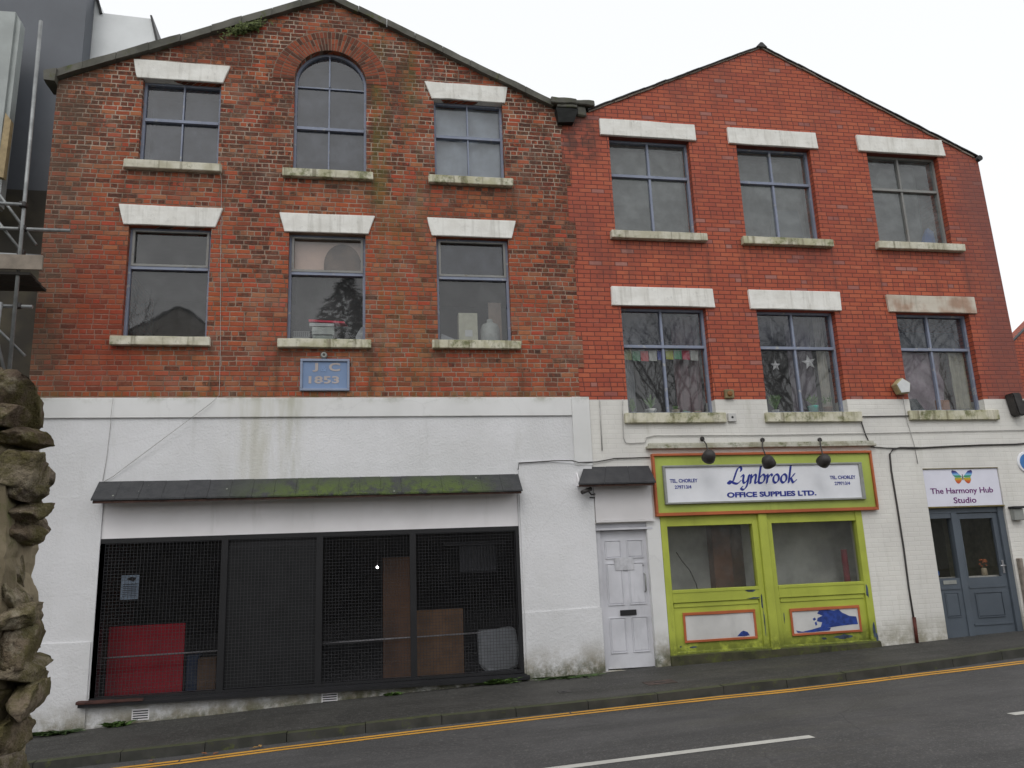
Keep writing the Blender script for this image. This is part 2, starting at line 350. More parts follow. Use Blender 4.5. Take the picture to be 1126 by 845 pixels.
M['cladwhite'] = mat_plain('pale_grey_wall_render', (.80, .82, .83), .7, var=.06, sc=1.5)
M['stonedark'] = mat_stone('dark_gritstone_wall', (.10, .088, .062), (.055, .05, .042), sc=4)
M['asphalt'] = mat_asphalt('road_asphalt', (.064, .062, .062), .16, .45)
M['pavasph'] = mat_asphalt('pavement_asphalt', (.043, .041, .037), .22, .35)
M['kerb'] = mat_stone('kerb_stone', (.06, .059, .052), (.038, .039, .033), moss=.2, sc=10, rough=.7)
M['yellow'] = mat_paint('worn_yellow_road_paint', (.66, .34, .05), .38, (.08, .07, .05), .7)
M['white'] = mat_paint('worn_white_road_paint', (.55, .54, .5), .35, (.12, .12, .11), .7)
M['soil'] = mat_stone('dark_earth_ground', (.06, .055, .035), (.04, .045, .025), moss=.4, sc=2)
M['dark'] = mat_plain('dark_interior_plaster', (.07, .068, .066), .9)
M['roomwhite'] = mat_plain('grubby_white_room_plaster', (.74, .74, .72), .9, var=.2, sc=2)
M['brownwall'] = mat_plain('brown_wood_panel', (.13, .075, .045), .7, var=.3, sc=3)
M['leaf'] = mat_plain('green_leaf', (.06, .11, .025), .6, var=.4, sc=20)
M['plantleaf'] = mat_plain('houseplant_leaf', (.15, .28, .08), .5, var=.3, sc=20)
M['mesh'] = mat_plain('grey_steel_mesh', (.045, .045, .05), .6, .0)
M['trap'] = mat_plain('chrome_handle', (.5, .5, .52), .3, .8)

# ------------------------------------------------------------------ mesh helpers
class MB:
    def __init__(s): s.b = bmesh.new()
    def box(s, x0, x1, y0, y1, z0, z1, bev=0.0, mi=0):
        vs = [s.b.verts.new(v) for v in ((x0, y0, z0), (x1, y0, z0), (x1, y1, z0), (x0, y1, z0), (x0, y0, z1), (x1, y0, z1), (x1, y1, z1), (x0, y1, z1))]
        fs = [s.b.faces.new([vs[i] for i in f]) for f in ((0, 1, 5, 4), (1, 2, 6, 5), (2, 3, 7, 6), (3, 0, 4, 7), (4, 5, 6, 7), (3, 2, 1, 0))]
        for f in fs: f.material_index = mi
        if bev:
            es = set(e for f in fs for e in f.edges)
            bmesh.ops.bevel(s.b, geom=list(es), offset=bev, segments=1, affect='EDGES')
        return s
    def prism(s, poly, y0, y1, mi=0):
        "poly of (x,z) in the facade plane, pushed from y0 back to y1"
        a = [s.b.verts.new((x, y0, z)) for x, z in poly]; b = [s.b.verts.new((x, y1, z)) for x, z in poly]
        n = len(poly); fs = [s.b.faces.new(a), s.b.faces.new(b[::-1])]
        for i in range(n): fs.append(s.b.faces.new((a[(i + 1) % n], a[i], b[i], b[(i + 1) % n])))
        for f in fs: f.material_index = mi
        bmesh.ops.recalc_face_normals(s.b, faces=fs)
        return s
    def hexa(s, p):
        vs = [s.b.verts.new(v) for v in p]
        fs = [s.b.faces.new([vs[i] for i in f]) for f in ((0, 1, 5, 4), (1, 2, 6, 5), (2, 3, 7, 6), (3, 0, 4, 7), (4, 5, 6, 7), (3, 2, 1, 0))]
        bmesh.ops.recalc_face_normals(s.b, faces=fs); return s
    def quad(s, *p, mi=0):
        f = s.b.faces.new([s.b.verts.new(v) for v in p]); f.material_index = mi; return s
    def tube(s, pts, r, seg=8, r2=None, cap=True):
        pts = [Vector(p) for p in pts]; rings = []; n = len(pts)
        for i, p in enumerate(pts):
            d = (pts[min(i + 1, n - 1)] - pts[max(i - 1, 0)]).normalized()
            a = d.cross(Vector((0, 0, 1)) if abs(d.z) < .9 else Vector((1, 0, 0))).normalized(); b = d.cross(a)
            rr = r if r2 is None else r + (r2 - r) * i / (n - 1)
            rings.append([s.b.verts.new(p + a * rr * math.cos(2 * math.pi * k / seg) + b * rr * math.sin(2 * math.pi * k / seg)) for k in range(seg)])
        for i in range(n - 1):
            for k in range(seg):
                f = s.b.faces.new((rings[i][k], rings[i][(k + 1) % seg], rings[i + 1][(k + 1) % seg], rings[i + 1][k])); f.smooth = True
        if cap: s.b.faces.new(rings[0][::-1]); s.b.faces.new(rings[-1])
        return s
    def lathe(s, c, axis, prof, seg=20):
        "prof: list of (distance along axis, radius)"
        c = Vector(c); d = Vector(axis).normalized(); a = d.cross(Vector((0, 0, 1)) if abs(d.z) < .9 else Vector((1, 0, 0))).normalized(); b = d.cross(a); rings = []
        for h, r in prof:
            rings.append([s.b.verts.new(c + d * h + (a * math.cos(2 * math.pi * k / seg) + b * math.sin(2 * math.pi * k / seg)) * max(r, 1e-4)) for k in range(seg)])
        for i in range(len(rings) - 1):
            for k in range(seg):
                f = s.b.faces.new((rings[i][k], rings[i][(k + 1) % seg], rings[i + 1][(k + 1) % seg], rings[i + 1][k])); f.smooth = True
        s.b.faces.new(rings[0][::-1]); s.b.faces.new(rings[-1]); return s
    def jitter(s, amt, sc=3.0, cuts=0):
        if cuts: bmesh.ops.subdivide_edges(s.b, edges=s.b.edges[:], cuts=cuts, use_grid_fill=True)
        for v in s.b.verts: v.co += noise.noise_vector(v.co * sc) * amt
        return s
    def build(s, name, mats, parent=None, origin=None):
        me = bpy.data.meshes.new(name)
        bmesh.ops.recalc_face_normals(s.b, faces=s.b.faces[:]) if getattr(s, 'fixn', False) else None
        s.b.to_mesh(me); s.b.free()
        if origin is not None: me.transform(Matrix.Translation(-Vector(origin)))
        for m in (mats if isinstance(mats, list) else [mats]): me.materials.append(m)
        o = bpy.data.objects.new(name, me); COL.objects.link(o)
        if origin is not None: o.location = origin
        if parent: setpar(o, parent)
        return o
def worldloc(o):
    l = Vector(o.location); p = o.parent
    while p: l += Vector(p.location); p = p.parent
    return l
def setpar(o, p):
    "keeps world position (no rotations are used on parents while building)"
    l = Vector(o.location) - worldloc(p); o.parent = p; o.location = l
def tag(o, label=None, cat=None, group=None, kind=None):
    if label: o['label'] = label
    if cat: o['category'] = cat
    if group: o['group'] = group
    if kind: o['kind'] = kind
    return o
def empty(name, loc, label=None, cat=None, group=None):
    o = bpy.data.objects.new(name, None); COL.objects.link(o); o.location = loc; o.empty_display_size = .2
    return tag(o, label, cat, group)
def struct(name, mb, m): return tag(mb.build(name, m), kind='structure')
def curve_mesh(cu):
    ob = bpy.data.objects.new('tmp', cu); COL.objects.link(ob)
    dg = bpy.context.evaluated_depsgraph_get(); me = bpy.data.meshes.new_from_object(ob.evaluated_get(dg))
    bpy.data.objects.remove(ob); return me
def sheet_holes(name, outer, holes, y0, y1, mats, parent):
    cu = bpy.data.curves.new('c', 'CURVE'); cu.dimensions = '2D'; cu.fill_mode = 'BOTH'; cu.extrude = (y1 - y0) / 2
    for pl in [outer] + holes:
        sp = cu.splines.new('POLY'); sp.points.add(len(pl) - 1); sp.use_cyclic_u = True
        for p, (x, z) in zip(sp.points, pl): p.co = (x, z, 0, 1)
    me = curve_mesh(cu); me.name = name
    for v in me.vertices: v.co = Vector((v.co.x, (y0 + y1) / 2 + v.co.z, v.co.y))
    bm = bmesh.new(); bm.from_mesh(me); bmesh.ops.remove_doubles(bm, verts=bm.verts[:], dist=1e-5); bmesh.ops.recalc_face_normals(bm, faces=bm.faces[:]); bm.to_mesh(me); bm.free()
    for p in me.polygons: p.use_smooth = False
    me.materials.clear()
    for m in (mats if isinstance(mats, list) else [mats]): me.materials.append(m)
    o = bpy.data.objects.new(name, me); COL.objects.link(o)
    if parent: setpar(o, parent)
    return o
def rect(x0, x1, z0, z1): return [(x0, z0), (x1, z0), (x1, z1), (x0, z1)]
def text(name, body, w, h, cx, cz, y, mat, parent, bold=0.0, shear=0.0, depth=.004):
    "lettering fitted to width w and cap height h, centred at cx, cz, standing proud of plane y"
    cu = bpy.data.curves.new('t', 'FONT'); cu.body = body; cu.size = 1; cu.align_x = 'LEFT'; cu.offset = bold; cu.extrude = .01; cu.shear = shear; cu.resolution_u = 4
    me = curve_mesh(cu); me.name = name
    xs = [v.co.x for v in me.vertices]; ys = [v.co.y for v in me.vertices]; x0, x1, y0, y1 = min(xs), max(xs), min(ys), max(ys)
    for v in me.vertices:
        v.co = Vector((cx + ((v.co.x - x0) / (x1 - x0) - .5) * w, y - depth / 2 - v.co.z * depth / .02, cz + ((v.co.y - y0) / (y1 - y0) - .5) * h))
    me.materials.clear(); me.materials.append(mat)
    o = bpy.data.objects.new(name, me); COL.objects.link(o); setpar(o, parent); return o
def interp(x, xs, zs):
    if x <= xs[0]: return zs[0]
    for i in range(len(xs) - 1):
        if x <= xs[i + 1]:
            f = (x - xs[i]) / (xs[i + 1] - xs[i]); return zs[i] + (zs[i + 1] - zs[i]) * f
    return zs[-1]
GX = [-60, -30, -6, -3.76, -3.03, -1.95, -1.26, .51, 2.26, 3.52, 4.59, 6.31, 8.18, 9.42, 10.8, 14, 40, 60]
GZ = [-2.0, -1.5, -.40, -.315, -.27, -.235, -.20, -.13, -.07, -.03, 0, .03, .08, .125, .17, .27, 1.1, 1.3]
def zf(x): return interp(x, GX, GZ)
KX = [-60, -3.5, .7, 3.3, 5.3, 6.7, 8.7, 9.6, 14, 60]; KY = [-1.72, -1.70, -1.78, -1.9, -1.84, -1.72, -1.48, -1.36, -1.25, -1.25]
def ky(x): return interp(x, KX, KY)           # face of the kerb
def zpav(x, y): return zf(x) + .02 * y
def zroad(x, y): return zf(x) - .14 + .015 * (-y - 1.5)
XS = [-60, -50, -40, -30, -22, -16, -12, -9] + [-7 + .25 * i for i in range(0, 85)] + [16, 20, 26, 34, 42, 50, 60]
def strip(f0, f1, ny, zfun, thick=None, xs=XS):
    mb = MB(); rows = []
    for x in xs:
        a, b = f0(x), f1(x); rows.append([mb.b.verts.new((x, a + (b - a) * j / ny, zfun(x, a + (b - a) * j / ny))) for j in range(ny + 1)])
    for i in range(len(rows) - 1):
        for j in range(ny): mb.b.faces.new((rows[i][j], rows[i][j + 1], rows[i + 1][j + 1], rows[i + 1][j]))
    mb.fixn = True
    bmesh.ops.recalc_face_normals(mb.b, faces=mb.b.faces[:])
    if mb.b.faces[:][0].normal.z < 0: bmesh.ops.reverse_faces(mb.b, faces=mb.b.faces[:])
    mb.fixn = False
    return mb

# ------------------------------------------------------------------ ground, road, pavements, markings
g = strip(lambda x: 400, lambda x: -400, 40, lambda x, y: zf(x) - .42, xs=[-400, -200, -100] + XS + [100, 200, 400]); struct('ground', g, M['soil'])
struct('pavement', strip(lambda x: .25, lambda x: ky(x) + .13, 6, zpav), M['pavasph'])
struct('road', strip(lambda x: ky(x) + .02, lambda x: -7.4, 14, zroad), M['asphalt'])
struct('far_pavement', strip(lambda x: -7.45, lambda x: -10.2 - 5, 6, lambda x, y: zroad(x, -7.4) + .11), M['pavasph'])
# kerb stones, each length with its own joint
kb = MB(); x = -20.0
while x < 24:
    x1 = x + .91
    for (xa, xb) in ((x + .004, x1 - .004),):
        ya, yb = ky(xa), ky(xb); dz = rnd.uniform(-.006, .006)
        kb.hexa([(xa, ya, zroad(xa, ya) - .1), (xb, yb, zroad(xb, yb) - .1), (xb, yb + .13, zroad(xb, yb) - .1), (xa, ya + .13, zroad(xa, ya) - .1),
                 (xa, ya + .012, zpav(xa, ya) + dz + .004), (xb, yb + .012, zpav(xb, yb) + dz + .004), (xb, yb + .13, zpav(xb, yb) + dz + .006), (xa, ya + .13, zpav(xa, ya) + dz + .006)])
    x = x1
struct('kerb', kb, M['kerb'])
fk = MB()
for i in range(-20, 24):
    fk.hexa([(i + .003, -7.45, zroad(i, -7.4) - .1), (i + .997, -7.45, zroad(i + 1, -7.4) - .1), (i + .997, -7.32, zroad(i + 1, -7.4) - .1), (i + .003, -7.32, zroad(i, -7.4) - .1),
             (i + .003, -7.45, zroad(i, -7.4) + .114), (i + .997, -7.45, zroad(i + 1, -7.4) + .114), (i + .997, -7.33, zroad(i + 1, -7.4) + .112), (i + .003, -7.33, zroad(i, -7.4) + .112)])
struct('far_kerb', fk, M['kerb'])
YX = [-60, -2.6, -1.2, .7, 2.2, 5.3, 7.4, 9.2, 14, 60]; YY = [-2.12, -2.0, -1.97, -1.95, -1.93, -1.93, -1.72, -1.66, -1.5, -1.5]
def yy(x): return interp(x, YX, YY)
yl = MB()
for off in (0, .135):
    for i in range(-28, 52):
        a = i * .5; b = a + .5
        if off == 0 and i % 9 == 4: b = a + .48
        w = .078 + rnd.uniform(-.006, .006)
        q = [(a, yy(a) - off), (b, yy(b) - off), (b, yy(b) - off - w), (a, yy(a) - off - w)]
        yl.quad(*[(px, py, zroad(px, py) + .004) for px, py in q][::-1])
struct('double_yellow_line', yl, M['yellow'])
cl = MB()
for a0 in (-5.7, -1.0 + 1.25, 6.47, 12.6, -11.6):
    n = 8; L = 4.0
    for k in range(n):
        a = a0 + L * k / n; b = a0 + L * (k + 1) / n
        ya, yb = -4.42 + .0 * a, -4.42
        cl.quad(*[(px, py, zroad(px, py) + .004) for px, py in ((a, ya - .12), (b, yb - .12), (b, yb), (a, ya))])
struct('centre_line', cl, M['white'])

def cover(x, y, w, d, name, label, m_):
    mb = MB(); z = zpav(x, y); mb.hexa([(x, y, zpav(x, y) - .01), (x + w, y, zpav(x + w, y) - .01), (x + w, y + d, zpav(x + w, y + d) - .01), (x, y + d, zpav(x, y + d) - .01), (x, y, zpav(x, y) + .005), (x + w, y, zpav(x + w, y) + .005), (x + w, y + d, zpav(x + w, y + d) + .005), (x, y + d, zpav(x, y + d) + .005)])
    o = tag(mb.build(name, m_), label, 'cover')
    rm = MB(); z = zpav(x + w / 2, y + d / 2); rm.box(x + w * .3, x + w * .7, y + d * .42, y + d * .58, z + .0052, z + .008); rm.build('lifting_slot', M['black'], o)
cover(2.55, -1.20, .17, .17, 'stopcock_cover', 'small dark iron cover in the pavement before the white pier', M['lampgrey'])
cover(3.75, -1.30, .42, .26, 'meter_cover', 'pinkish rectangular cover in the pavement before the white door', mat_plain('pink_brown_cover', (.10, .07, .06), .8, var=.3))
# ------------------------------------------------------------------ the two buildings
BL = empty('mill_building', (-.65, 0, 0), 'older soot-darkened brick mill with arched gable window and white rendered ground floor', 'building')
BR = empty('brick_building', (7.5, 0, 0), 'smooth red brick gabled building with cream painted ground floor and lime shopfront', 'building')
# openings
L2 = [(-3.46, -2.28, 7.90, 9.34), (-1.14, .02, 7.89, None), (1.14, 2.32, 7.90, 9.33)]
L1 = [(-3.52, -2.33, 5.08, 6.84), (-1.17, .01, 5.07, 6.82), (1.14, 2.33, 5.08, 6.84)]
R2 = [(4.20, 5.69, 7.05, 8.84), (6.60, 8.06, 7.03, 8.83), (9.22, 10.72, 7.04, 8.84)]
R1 = [(4.20, 5.71, 3.90, 5.72), (6.64, 8.13, 3.90, 5.71), (9.33, 10.82, 3.92, 5.71)]
ARX, ARZ, ARR = -.56, 9.52, .58
arch_hole = [(-1.14, 7.89), (.02, 7.89)] + [(ARX + ARR * math.cos(a), ARZ + ARR * math.sin(a)) for a in [math.pi * k / 20 for k in range(21)]]
hl = [rect(*w) for w in (L2[0], L2[2])] + [arch_hole] + [rect(*w) for w in L1]
tooth = [(3.40, 4.17), (3.40, 4.66), (3.50, 4.66), (3.50, 5.18), (3.39, 5.18), (3.39, 5.66), (3.45, 5.66), (3.45, 6.53), (3.50, 6.53), (3.50, 7.19), (3.39, 7.19), (3.39, 7.86), (3.46, 7.86), (3.46, 8.27), (3.33, 8.27), (3.33, 8.86), (3.36, 8.86), (3.36, 9.25)]
outerL = [(-4.70, 4.165)] + [(3.40, 4.165)] + tooth[1:] + [(3.1, 9.35), (-.60, 11.10), (-4.70, 9.20)]
sheet_holes('brick_wall', outerL, hl, 0, .34, M['oldbrick'], BL)
# brick arch over the round-headed window: separate wedges, joints showing
t = NT('arch_brick'); gi = t.n('ShaderNodeNewGeometry').outputs['Random Per Island']
c = t.ramp(gi, [(0, (.09, .045, .033)), (.35, (.2, .065, .04)), (.6, (.30, .08, .044)), (1, (.35, .10, .05))]); nn = t.noise(25, 5, .7)
M['archbrick'] = t.bsdf(t.mix(.45, c, t.ramp(nn, [(.3, (.4, .38, .36)), (.7, (1, 1, 1))]), 'MULTIPLY'), .88, t.bump(nn, .5, .008), .25)
ab = MB(); nW = 42
for k in range(nW):
    a0 = math.pi * k / nW; a1 = math.pi * (k + 1) / nW; g_ = .007
    for (r0, r1) in ((.585, .80), (.812, .925)) if k % 2 else ((.585, .69), (.70, .80), (.812, .925)):
        da = g_ / ((r0 + r1) / 2)
        P = [(ARX + r * math.cos(a), ARZ + r * math.sin(a)) for r, a in ((r0, a0 + da), (r1, a0 + da), (r1, a1 - da), (r0, a1 - da))]
        ab.prism(P, -.012, .03)
ab.build('brick_arch', M['archbrick'], BL)
am = MB()
for k in range(24):
    a0 = math.pi * k / 24; a1 = math.pi * (k + 1) / 24
    am.prism([(ARX + r * math.cos(a), ARZ + r * math.sin(a)) for r, a in ((.583, a0), (.94, a0), (.94, a1), (.583, a1))], -.006, .02)
am.build('arch_mortar', mat_plain('lime_mortar', (.27, .21, .16), .95), BL)
# gable copings
def sloped(mb, p, q, th, y0, y1, n=9, gap=.006, wob=.006):
    for k in range(n):
        a = k / n; b = (k + 1) / n
        x0 = p[0] + (q[0] - p[0]) * a; z0 = p[1] + (q[1] - p[1]) * a; x1 = p[0] + (q[0] - p[0]) * b - gap; z1 = p[1] + (q[1] - p[1]) * b
        d = rnd.uniform(-wob, wob); e = rnd.uniform(-wob, wob)
        mb.prism([(x0, z0 + d - th), (x1, z1 + d - th), (x1, z1 + d), (x0, z0 + d)], y0 + e, y1)
    return mb
cp = MB(); sloped(cp, (-4.80, 9.30), (-.58, 11.17), .13, -.10, .34, 9); sloped(cp, (-.58, 11.17), (3.20, 9.42), .12, -.09, .34, 8)
cp.prism([(-4.86, 9.14), (-4.70, 9.12), (-4.68, 9.34), (-4.86, 9.29)], -.13, .30)
cp.jitter(.012, 5, 2).build('coping', M['coping'], BL)
# valley stones and hopper between the gables
gb = MB(); gb.box(3.16, 3.62, -.16, .3, 9.33, 9.44, .015); gb.box(3.60, 3.95, -.10, .3, 9.36, 9.46, .015); gb.box(3.26, 3.62, -.13, .25, 9.27, 9.33, .01); gb.box(3.63, 3.8, -.05, .2, 9.18, 9.36, .02)
gb.jitter(.02, 6, 3).build('valley_stone', M['coping'], BL)
hp = MB(); hp.hexa([(3.28, -.10, 8.99), (3.55, -.10, 9.01), (3.55, .1, 9.01), (3.28, .1, 8.99), (3.24, -.13, 9.25), (3.64, -.13, 9.25), (3.64, .1, 9.25), (3.24, .1, 9.25)])
hp.jitter(.012, 8, 2).build('corbel', mat_plain('sooty_black_stone', (.012, .013, .012), .8), BL)
# lintels
def lintel(par, xa, xb, xc, xd, z0, z1, m='lintel', y=-.035):
    mb = MB(); mb.prism([(xc, z0), (xd, z0), (xb, z1), (xa, z1)], y, .12)
    bmesh.ops.bevel(mb.b, geom=mb.b.edges[:], offset=.008, segments=1, affect='EDGES'); mb.jitter(.010, 4, 3)
    return mb.build('lintel', M[m], par)
for a in ((-3.62, -2.15, -3.55, -2.26, 9.34, 9.66), (.99, 2.42, 1.11, 2.36, 9.33, 9.64), (-3.68, -2.17, -3.59, -2.27, 6.845, 7.17), (-1.32, .16, -1.24, .05, 6.825, 7.14), (.99, 2.47, 1.07, 2.38, 6.845, 7.16)): lintel(BL, *a)
for i, a in enumerate(((4.04, 5.81, 4.04, 5.82, 8.845, 9.16), (6.44, 8.20, 6.45, 8.22, 8.835, 9.155), (9.04, 10.84, 9.05, 10.87, 8.845, 9.17), (4.04, 5.85, 4.04, 5.87, 5.725, 6.055), (6.51, 8.25, 6.52, 8.25, 5.715, 6.06), (9.16, 10.96, 9.18, 10.97, 5.715, 6.03))): lintel(BR, *a, m='lintelworn' if i == 5 else 'lintel')
# windows: frame (part) > pane, sill, window board
def window(par, x0, x1, z0, z1, tr, mull, sill, fm='frame', gm='glass', gm2=None, fw=.04, sz=(.14, .09), smat='sill', arch=False, sash=False, transoms=None, rec=.10, boardz=True):
    f = MB(); y0, y1 = rec, rec + .07; mw = .011 if par is BL else .019
    if arch:
        f.box(x0, x0 + fw, y0, y1, z0, ARZ); f.box(x1 - fw, x1, y0, y1, z0, ARZ)
        f.box(x0 + fw, x1 - fw, y0, y1, z0, z0 + fw)
        for k in range(20):
            a0, a1 = math.pi * k / 20, math.pi * (k + 1) / 20
            f.prism([(ARX + r * math.cos(a), ARZ + r * math.sin(a)) for r, a in ((ARR - fw, a0), (ARR, a0), (ARR, a1), (ARR - fw, a1))], y0, y1)
        zt = ARZ + ARR - fw
    else:
        f.box(x0, x0 + fw, y0, y1, z0, z1); f.box(x1 - fw, x1, y0, y1, z0, z1)
        f.box(x0 + fw, x1 - fw, y0, y1, z0, z0 + fw); f.box(x0 + fw, x1 - fw, y0, y1, z1 - fw, z1); zt = z1 - fw
    for i, tz in enumerate(tr):
        hh = .024 if i == 0 else .010
        f.box(x0 + fw, x1 - fw, y0 - .012 if i == 0 else y0 + .015, y1 - .002, tz - hh, tz + hh)
    if mull is not None:
        zs = [z0 + fw] + sorted(tr) + [zt]
        for k in range(len(zs) - 1):
            lo = zs[k] + (.024 if k else 0); hi = zs[k + 1] - (.024 if k < len(zs) - 2 else 0)
            f.box(mull - mw, mull + mw, y0 + .005, y1 - .004, lo, hi)
    if sash:    # opening top light with its own frame
        tz = tr[0]; a, b, c_, d = x0 + fw, x1 - fw, tz + .024, z1 - fw
        for bb in ((a, a + .035, c_, d), (b - .035, b, c_, d), (a + .035, b - .035, c_, c_ + .035), (a + .035, b - .035, d - .02, d)): f.box(bb[0], bb[1], y0 - .02, y0 + .03, bb[2], bb[3], mi=1)
    W = f.build('window', [M[fm], M['framegrey']], par)
    yg = rec + .045
    gp = MB()
    if arch:
        pts = [(x0 + fw, z0 + fw), (x1 - fw, z0 + fw)] + [(ARX + (ARR - fw) * math.cos(math.pi * k / 20), ARZ + (ARR - fw) * math.sin(math.pi * k / 20)) for k in range(21)]
        gp.b.faces.new([gp.b.verts.new((px, yg, pz)) for px, pz in pts])
    else:
        tz = sorted(tr)[0]
        for (a, b, mi) in ((z0 + fw, tz, 0), (tz, z1 - fw, 1)):
            t1, t2 = rnd.uniform(-.003, .003), rnd.uniform(-.003, .003)
            gp.quad((x0 + fw, yg + t1, a), (x1 - fw, yg + t2, a), (x1 - fw, yg + t2 + t1, b), (x0 + fw, yg + t1 - t2, b), mi=mi)
    gp.build('pane', [M[gm], M[gm2 or gm]], W)
    if sill:
        s = MB(); s.box(sill[0], sill[1], -sz[1], rec + .03, z0 - sz[0], z0 - .002, .01); s.jitter(.007, 5, 3); s.build('sill', M[smat], W)
        s = MB(); s.box(x0 + .001, x1 - .001, rec + .072, rec + .36, z0 - .03, z0 + .0, .003); s.build('window_board', M['whitepanel'], W)
    return W
window(BL, *L2[0], [8.68], -2.86, (-3.64, -2.21), fm='frame', gm='glassdim', smat='sill')
window(BL, -1.14, .02, 7.89, None, [8.70, 9.46], -.585, (-1.29, .13), gm='glassdim', arch=True, smat='sillmoss')
window(BL, *L2[2], [8.69], 1.72, (1.03, 2.44), fm='frame', gm='glass', smat='sillmoss')
window(BL, *L1[0], [6.20], None, (-3.65, -2.26), sash=True, smat='sill', gm2='glass')
window(BL, *L1[1], [6.18], None, (-1.30, .10), sash=True, smat='sillmoss', gm2='glass')
window(BL, *L1[2], [6.17], None, (1.04, 2.46), sash=True, smat='sillmoss', gm2='glassdim')
for i, (w, s) in enumerate(zip(R2, ((4.10, 5.83), (6.49, 8.23), (9.12, 10.91)))):
    window(BR, *w, [8.16], (w[0] + w[1]) / 2 + (.0, -.02, -.03)[i], s, fm='framegrey' if i == 2 else 'frame', gm='glasspale', smat='sillmoss' if i == 1 else 'sill', rec=.13)
for i, (w, s) in enumerate(zip(R1, ((4.12, 5.86), (6.57, 8.34), (9.26, 11.03)))):
    window(BR, *w, [5.06], (w[0] + w[1]) / 2 + (-.02, -.03, -.04)[i], s, gm='glass', gm2='glassdim', smat='sillmoss', rec=.13, sz=(.17, .07))

# ---- right building walls
outerR = [(3.20, 4.13)] + [q for w in R1 for q in ((w[0], 4.13), (w[0], w[3]), (w[1], w[3]), (w[1], 4.13))] + [(11.69, 4.13), (11.60, 8.83), (11.48, 8.90), (7.31, 10.88), (3.86, 9.28), (3.20, 9.20)]
sheet_holes('brick_wall', outerR, [rect(*w) for w in R2], .012, .35, M['newbrick'], BR)
# painted ground floor, with openings for the white door, the lime shopfront and the studio entrance
def gz(x): return zf(x) - .25
outerP = [(3.42, gz(3.4)), (11.75, gz(11.75)), (11.70, 4.128)] + [(R1[2][1], 4.128), (R1[2][1], R1[2][2] - .01), (R1[2][0], R1[2][2] - .01), (R1[2][0], 4.128)] + [(R1[1][1], 4.128), (R1[1][1], R1[1][2] - .01), (R1[1][0], R1[1][2] - .01), (R1[1][0], 4.128)] + [(R1[0][1], 4.128), (R1[0][1], R1[0][2] - .01), (R1[0][0], R1[0][2] - .01), (R1[0][0], 4.128), (3.42, 4.128)]
sheet_holes('painted_wall', outerP, [rect(3.53, 4.45, -.02, 2.16), rect(4.585, 8.12, -.1, 2.95), rect(9.385, 10.87, .10, 2.915)], .0, .35, M['pbrick'], BR)
sheet_holes('party_pilaster', [(4.36, gz(4.4)), (4.584, gz(4.5)), (4.584, 2.20), (4.36, 2.20)], [], -.012, .12, M['smoothrender'], BR)
# header ledge above the lime sign
lg = MB(); lg.box(4.44, 8.52, -.09, .0, 3.31, 3.35, .008); lg.box(4.48, 8.50, -.06, .0, 3.35, 3.40, .008); lg.jitter(.008, 4, 3); lg.build('ledge', mat_stone('peeling_mossy_ledge', (.55, .54, .48), (.38, .36, .28), moss=.35, sc=6, drips=.4), BR)
# blistered verge and right gutter
vg = MB(); sloped(vg, (3.86, 9.315), (7.31, 10.90), .035, -.012, .34, 14); sloped(vg, (7.31, 10.90), (11.52, 8.90), .035, -.012, .34, 16)
vg.jitter(.008, 6, 1).build('verge', M['verge'], BR)
sv = MB(); sloped(sv, (3.84, 9.33), (7.31, 10.92), .02, -.035, .5, 16, .004, .004); sloped(sv, (7.31, 10.92), (11.60, 8.90), .02, -.035, .5, 18, .004, .004)
sv.prism([(7.20, 10.87), (7.42, 10.87), (7.33, 10.96), (7.29, 10.96)], -.05, .5); sv.jitter(.008, 6, 1).build('slate_edge', M['slate'], BR)
gt = MB(); gt.tube([(11.60, -.06, 8.84), (11.60, 9.5, 8.84)], .055, 10); gt.build('gutter', M['black'], BR)
# roofs and outer shells, floors, back and side walls
def roof(par, p0, pk, p1, y1, th=.08):
    r = MB(); d = .05
    r.hexa([(p0[0], .5, p0[1] - th), (pk[0], .5, pk[1] - th), (pk[0], y1, pk[1] - th), (p0[0], y1, p0[1] - th), (p0[0], .5, p0[1]), (pk[0], .5, pk[1]), (pk[0], y1, pk[1]), (p0[0], y1, p0[1])])
    r.hexa([(pk[0], .5, pk[1] - th), (p1[0], .5, p1[1] - th), (p1[0], y1, p1[1] - th), (pk[0], y1, pk[1] - th), (pk[0], .5, pk[1]), (p1[0], .5, p1[1]), (p1[0], y1, p1[1]), (pk[0], y1, pk[1])])
    r.build('roof', M['slate'], par)
roof(BL, (-4.85, 9.22), (-.6, 11.09), (3.30, 9.32), 12)
roof(BR, (3.50, 9.13), (7.31, 10.89), (11.62, 8.86), 10)
for par, xa, xb, z1, yb, m in ((BL, -4.70, 3.30, 9.1, 12, 'oldbrick'), (BR, 3.34, 11.62, 8.8, 10, 'newbrick')):
    s = MB(); s.box(xa, xa + .3, .342, yb, -.6, z1); s.box(xb - .3 if par is BR else xb - .02, xb, .352, yb, -.6, z1); s.box(xa + .3, xb - .3, yb - .3, yb, -.6, z1); s.build('side_wall', M[m], par)
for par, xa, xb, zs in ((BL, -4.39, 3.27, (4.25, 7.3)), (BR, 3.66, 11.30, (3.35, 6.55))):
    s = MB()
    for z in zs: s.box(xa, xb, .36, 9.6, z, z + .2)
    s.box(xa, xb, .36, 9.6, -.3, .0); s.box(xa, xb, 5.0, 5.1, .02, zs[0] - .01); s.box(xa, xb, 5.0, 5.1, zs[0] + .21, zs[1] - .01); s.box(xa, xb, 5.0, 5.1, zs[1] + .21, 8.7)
    s.build('floor', M['dark'], par)

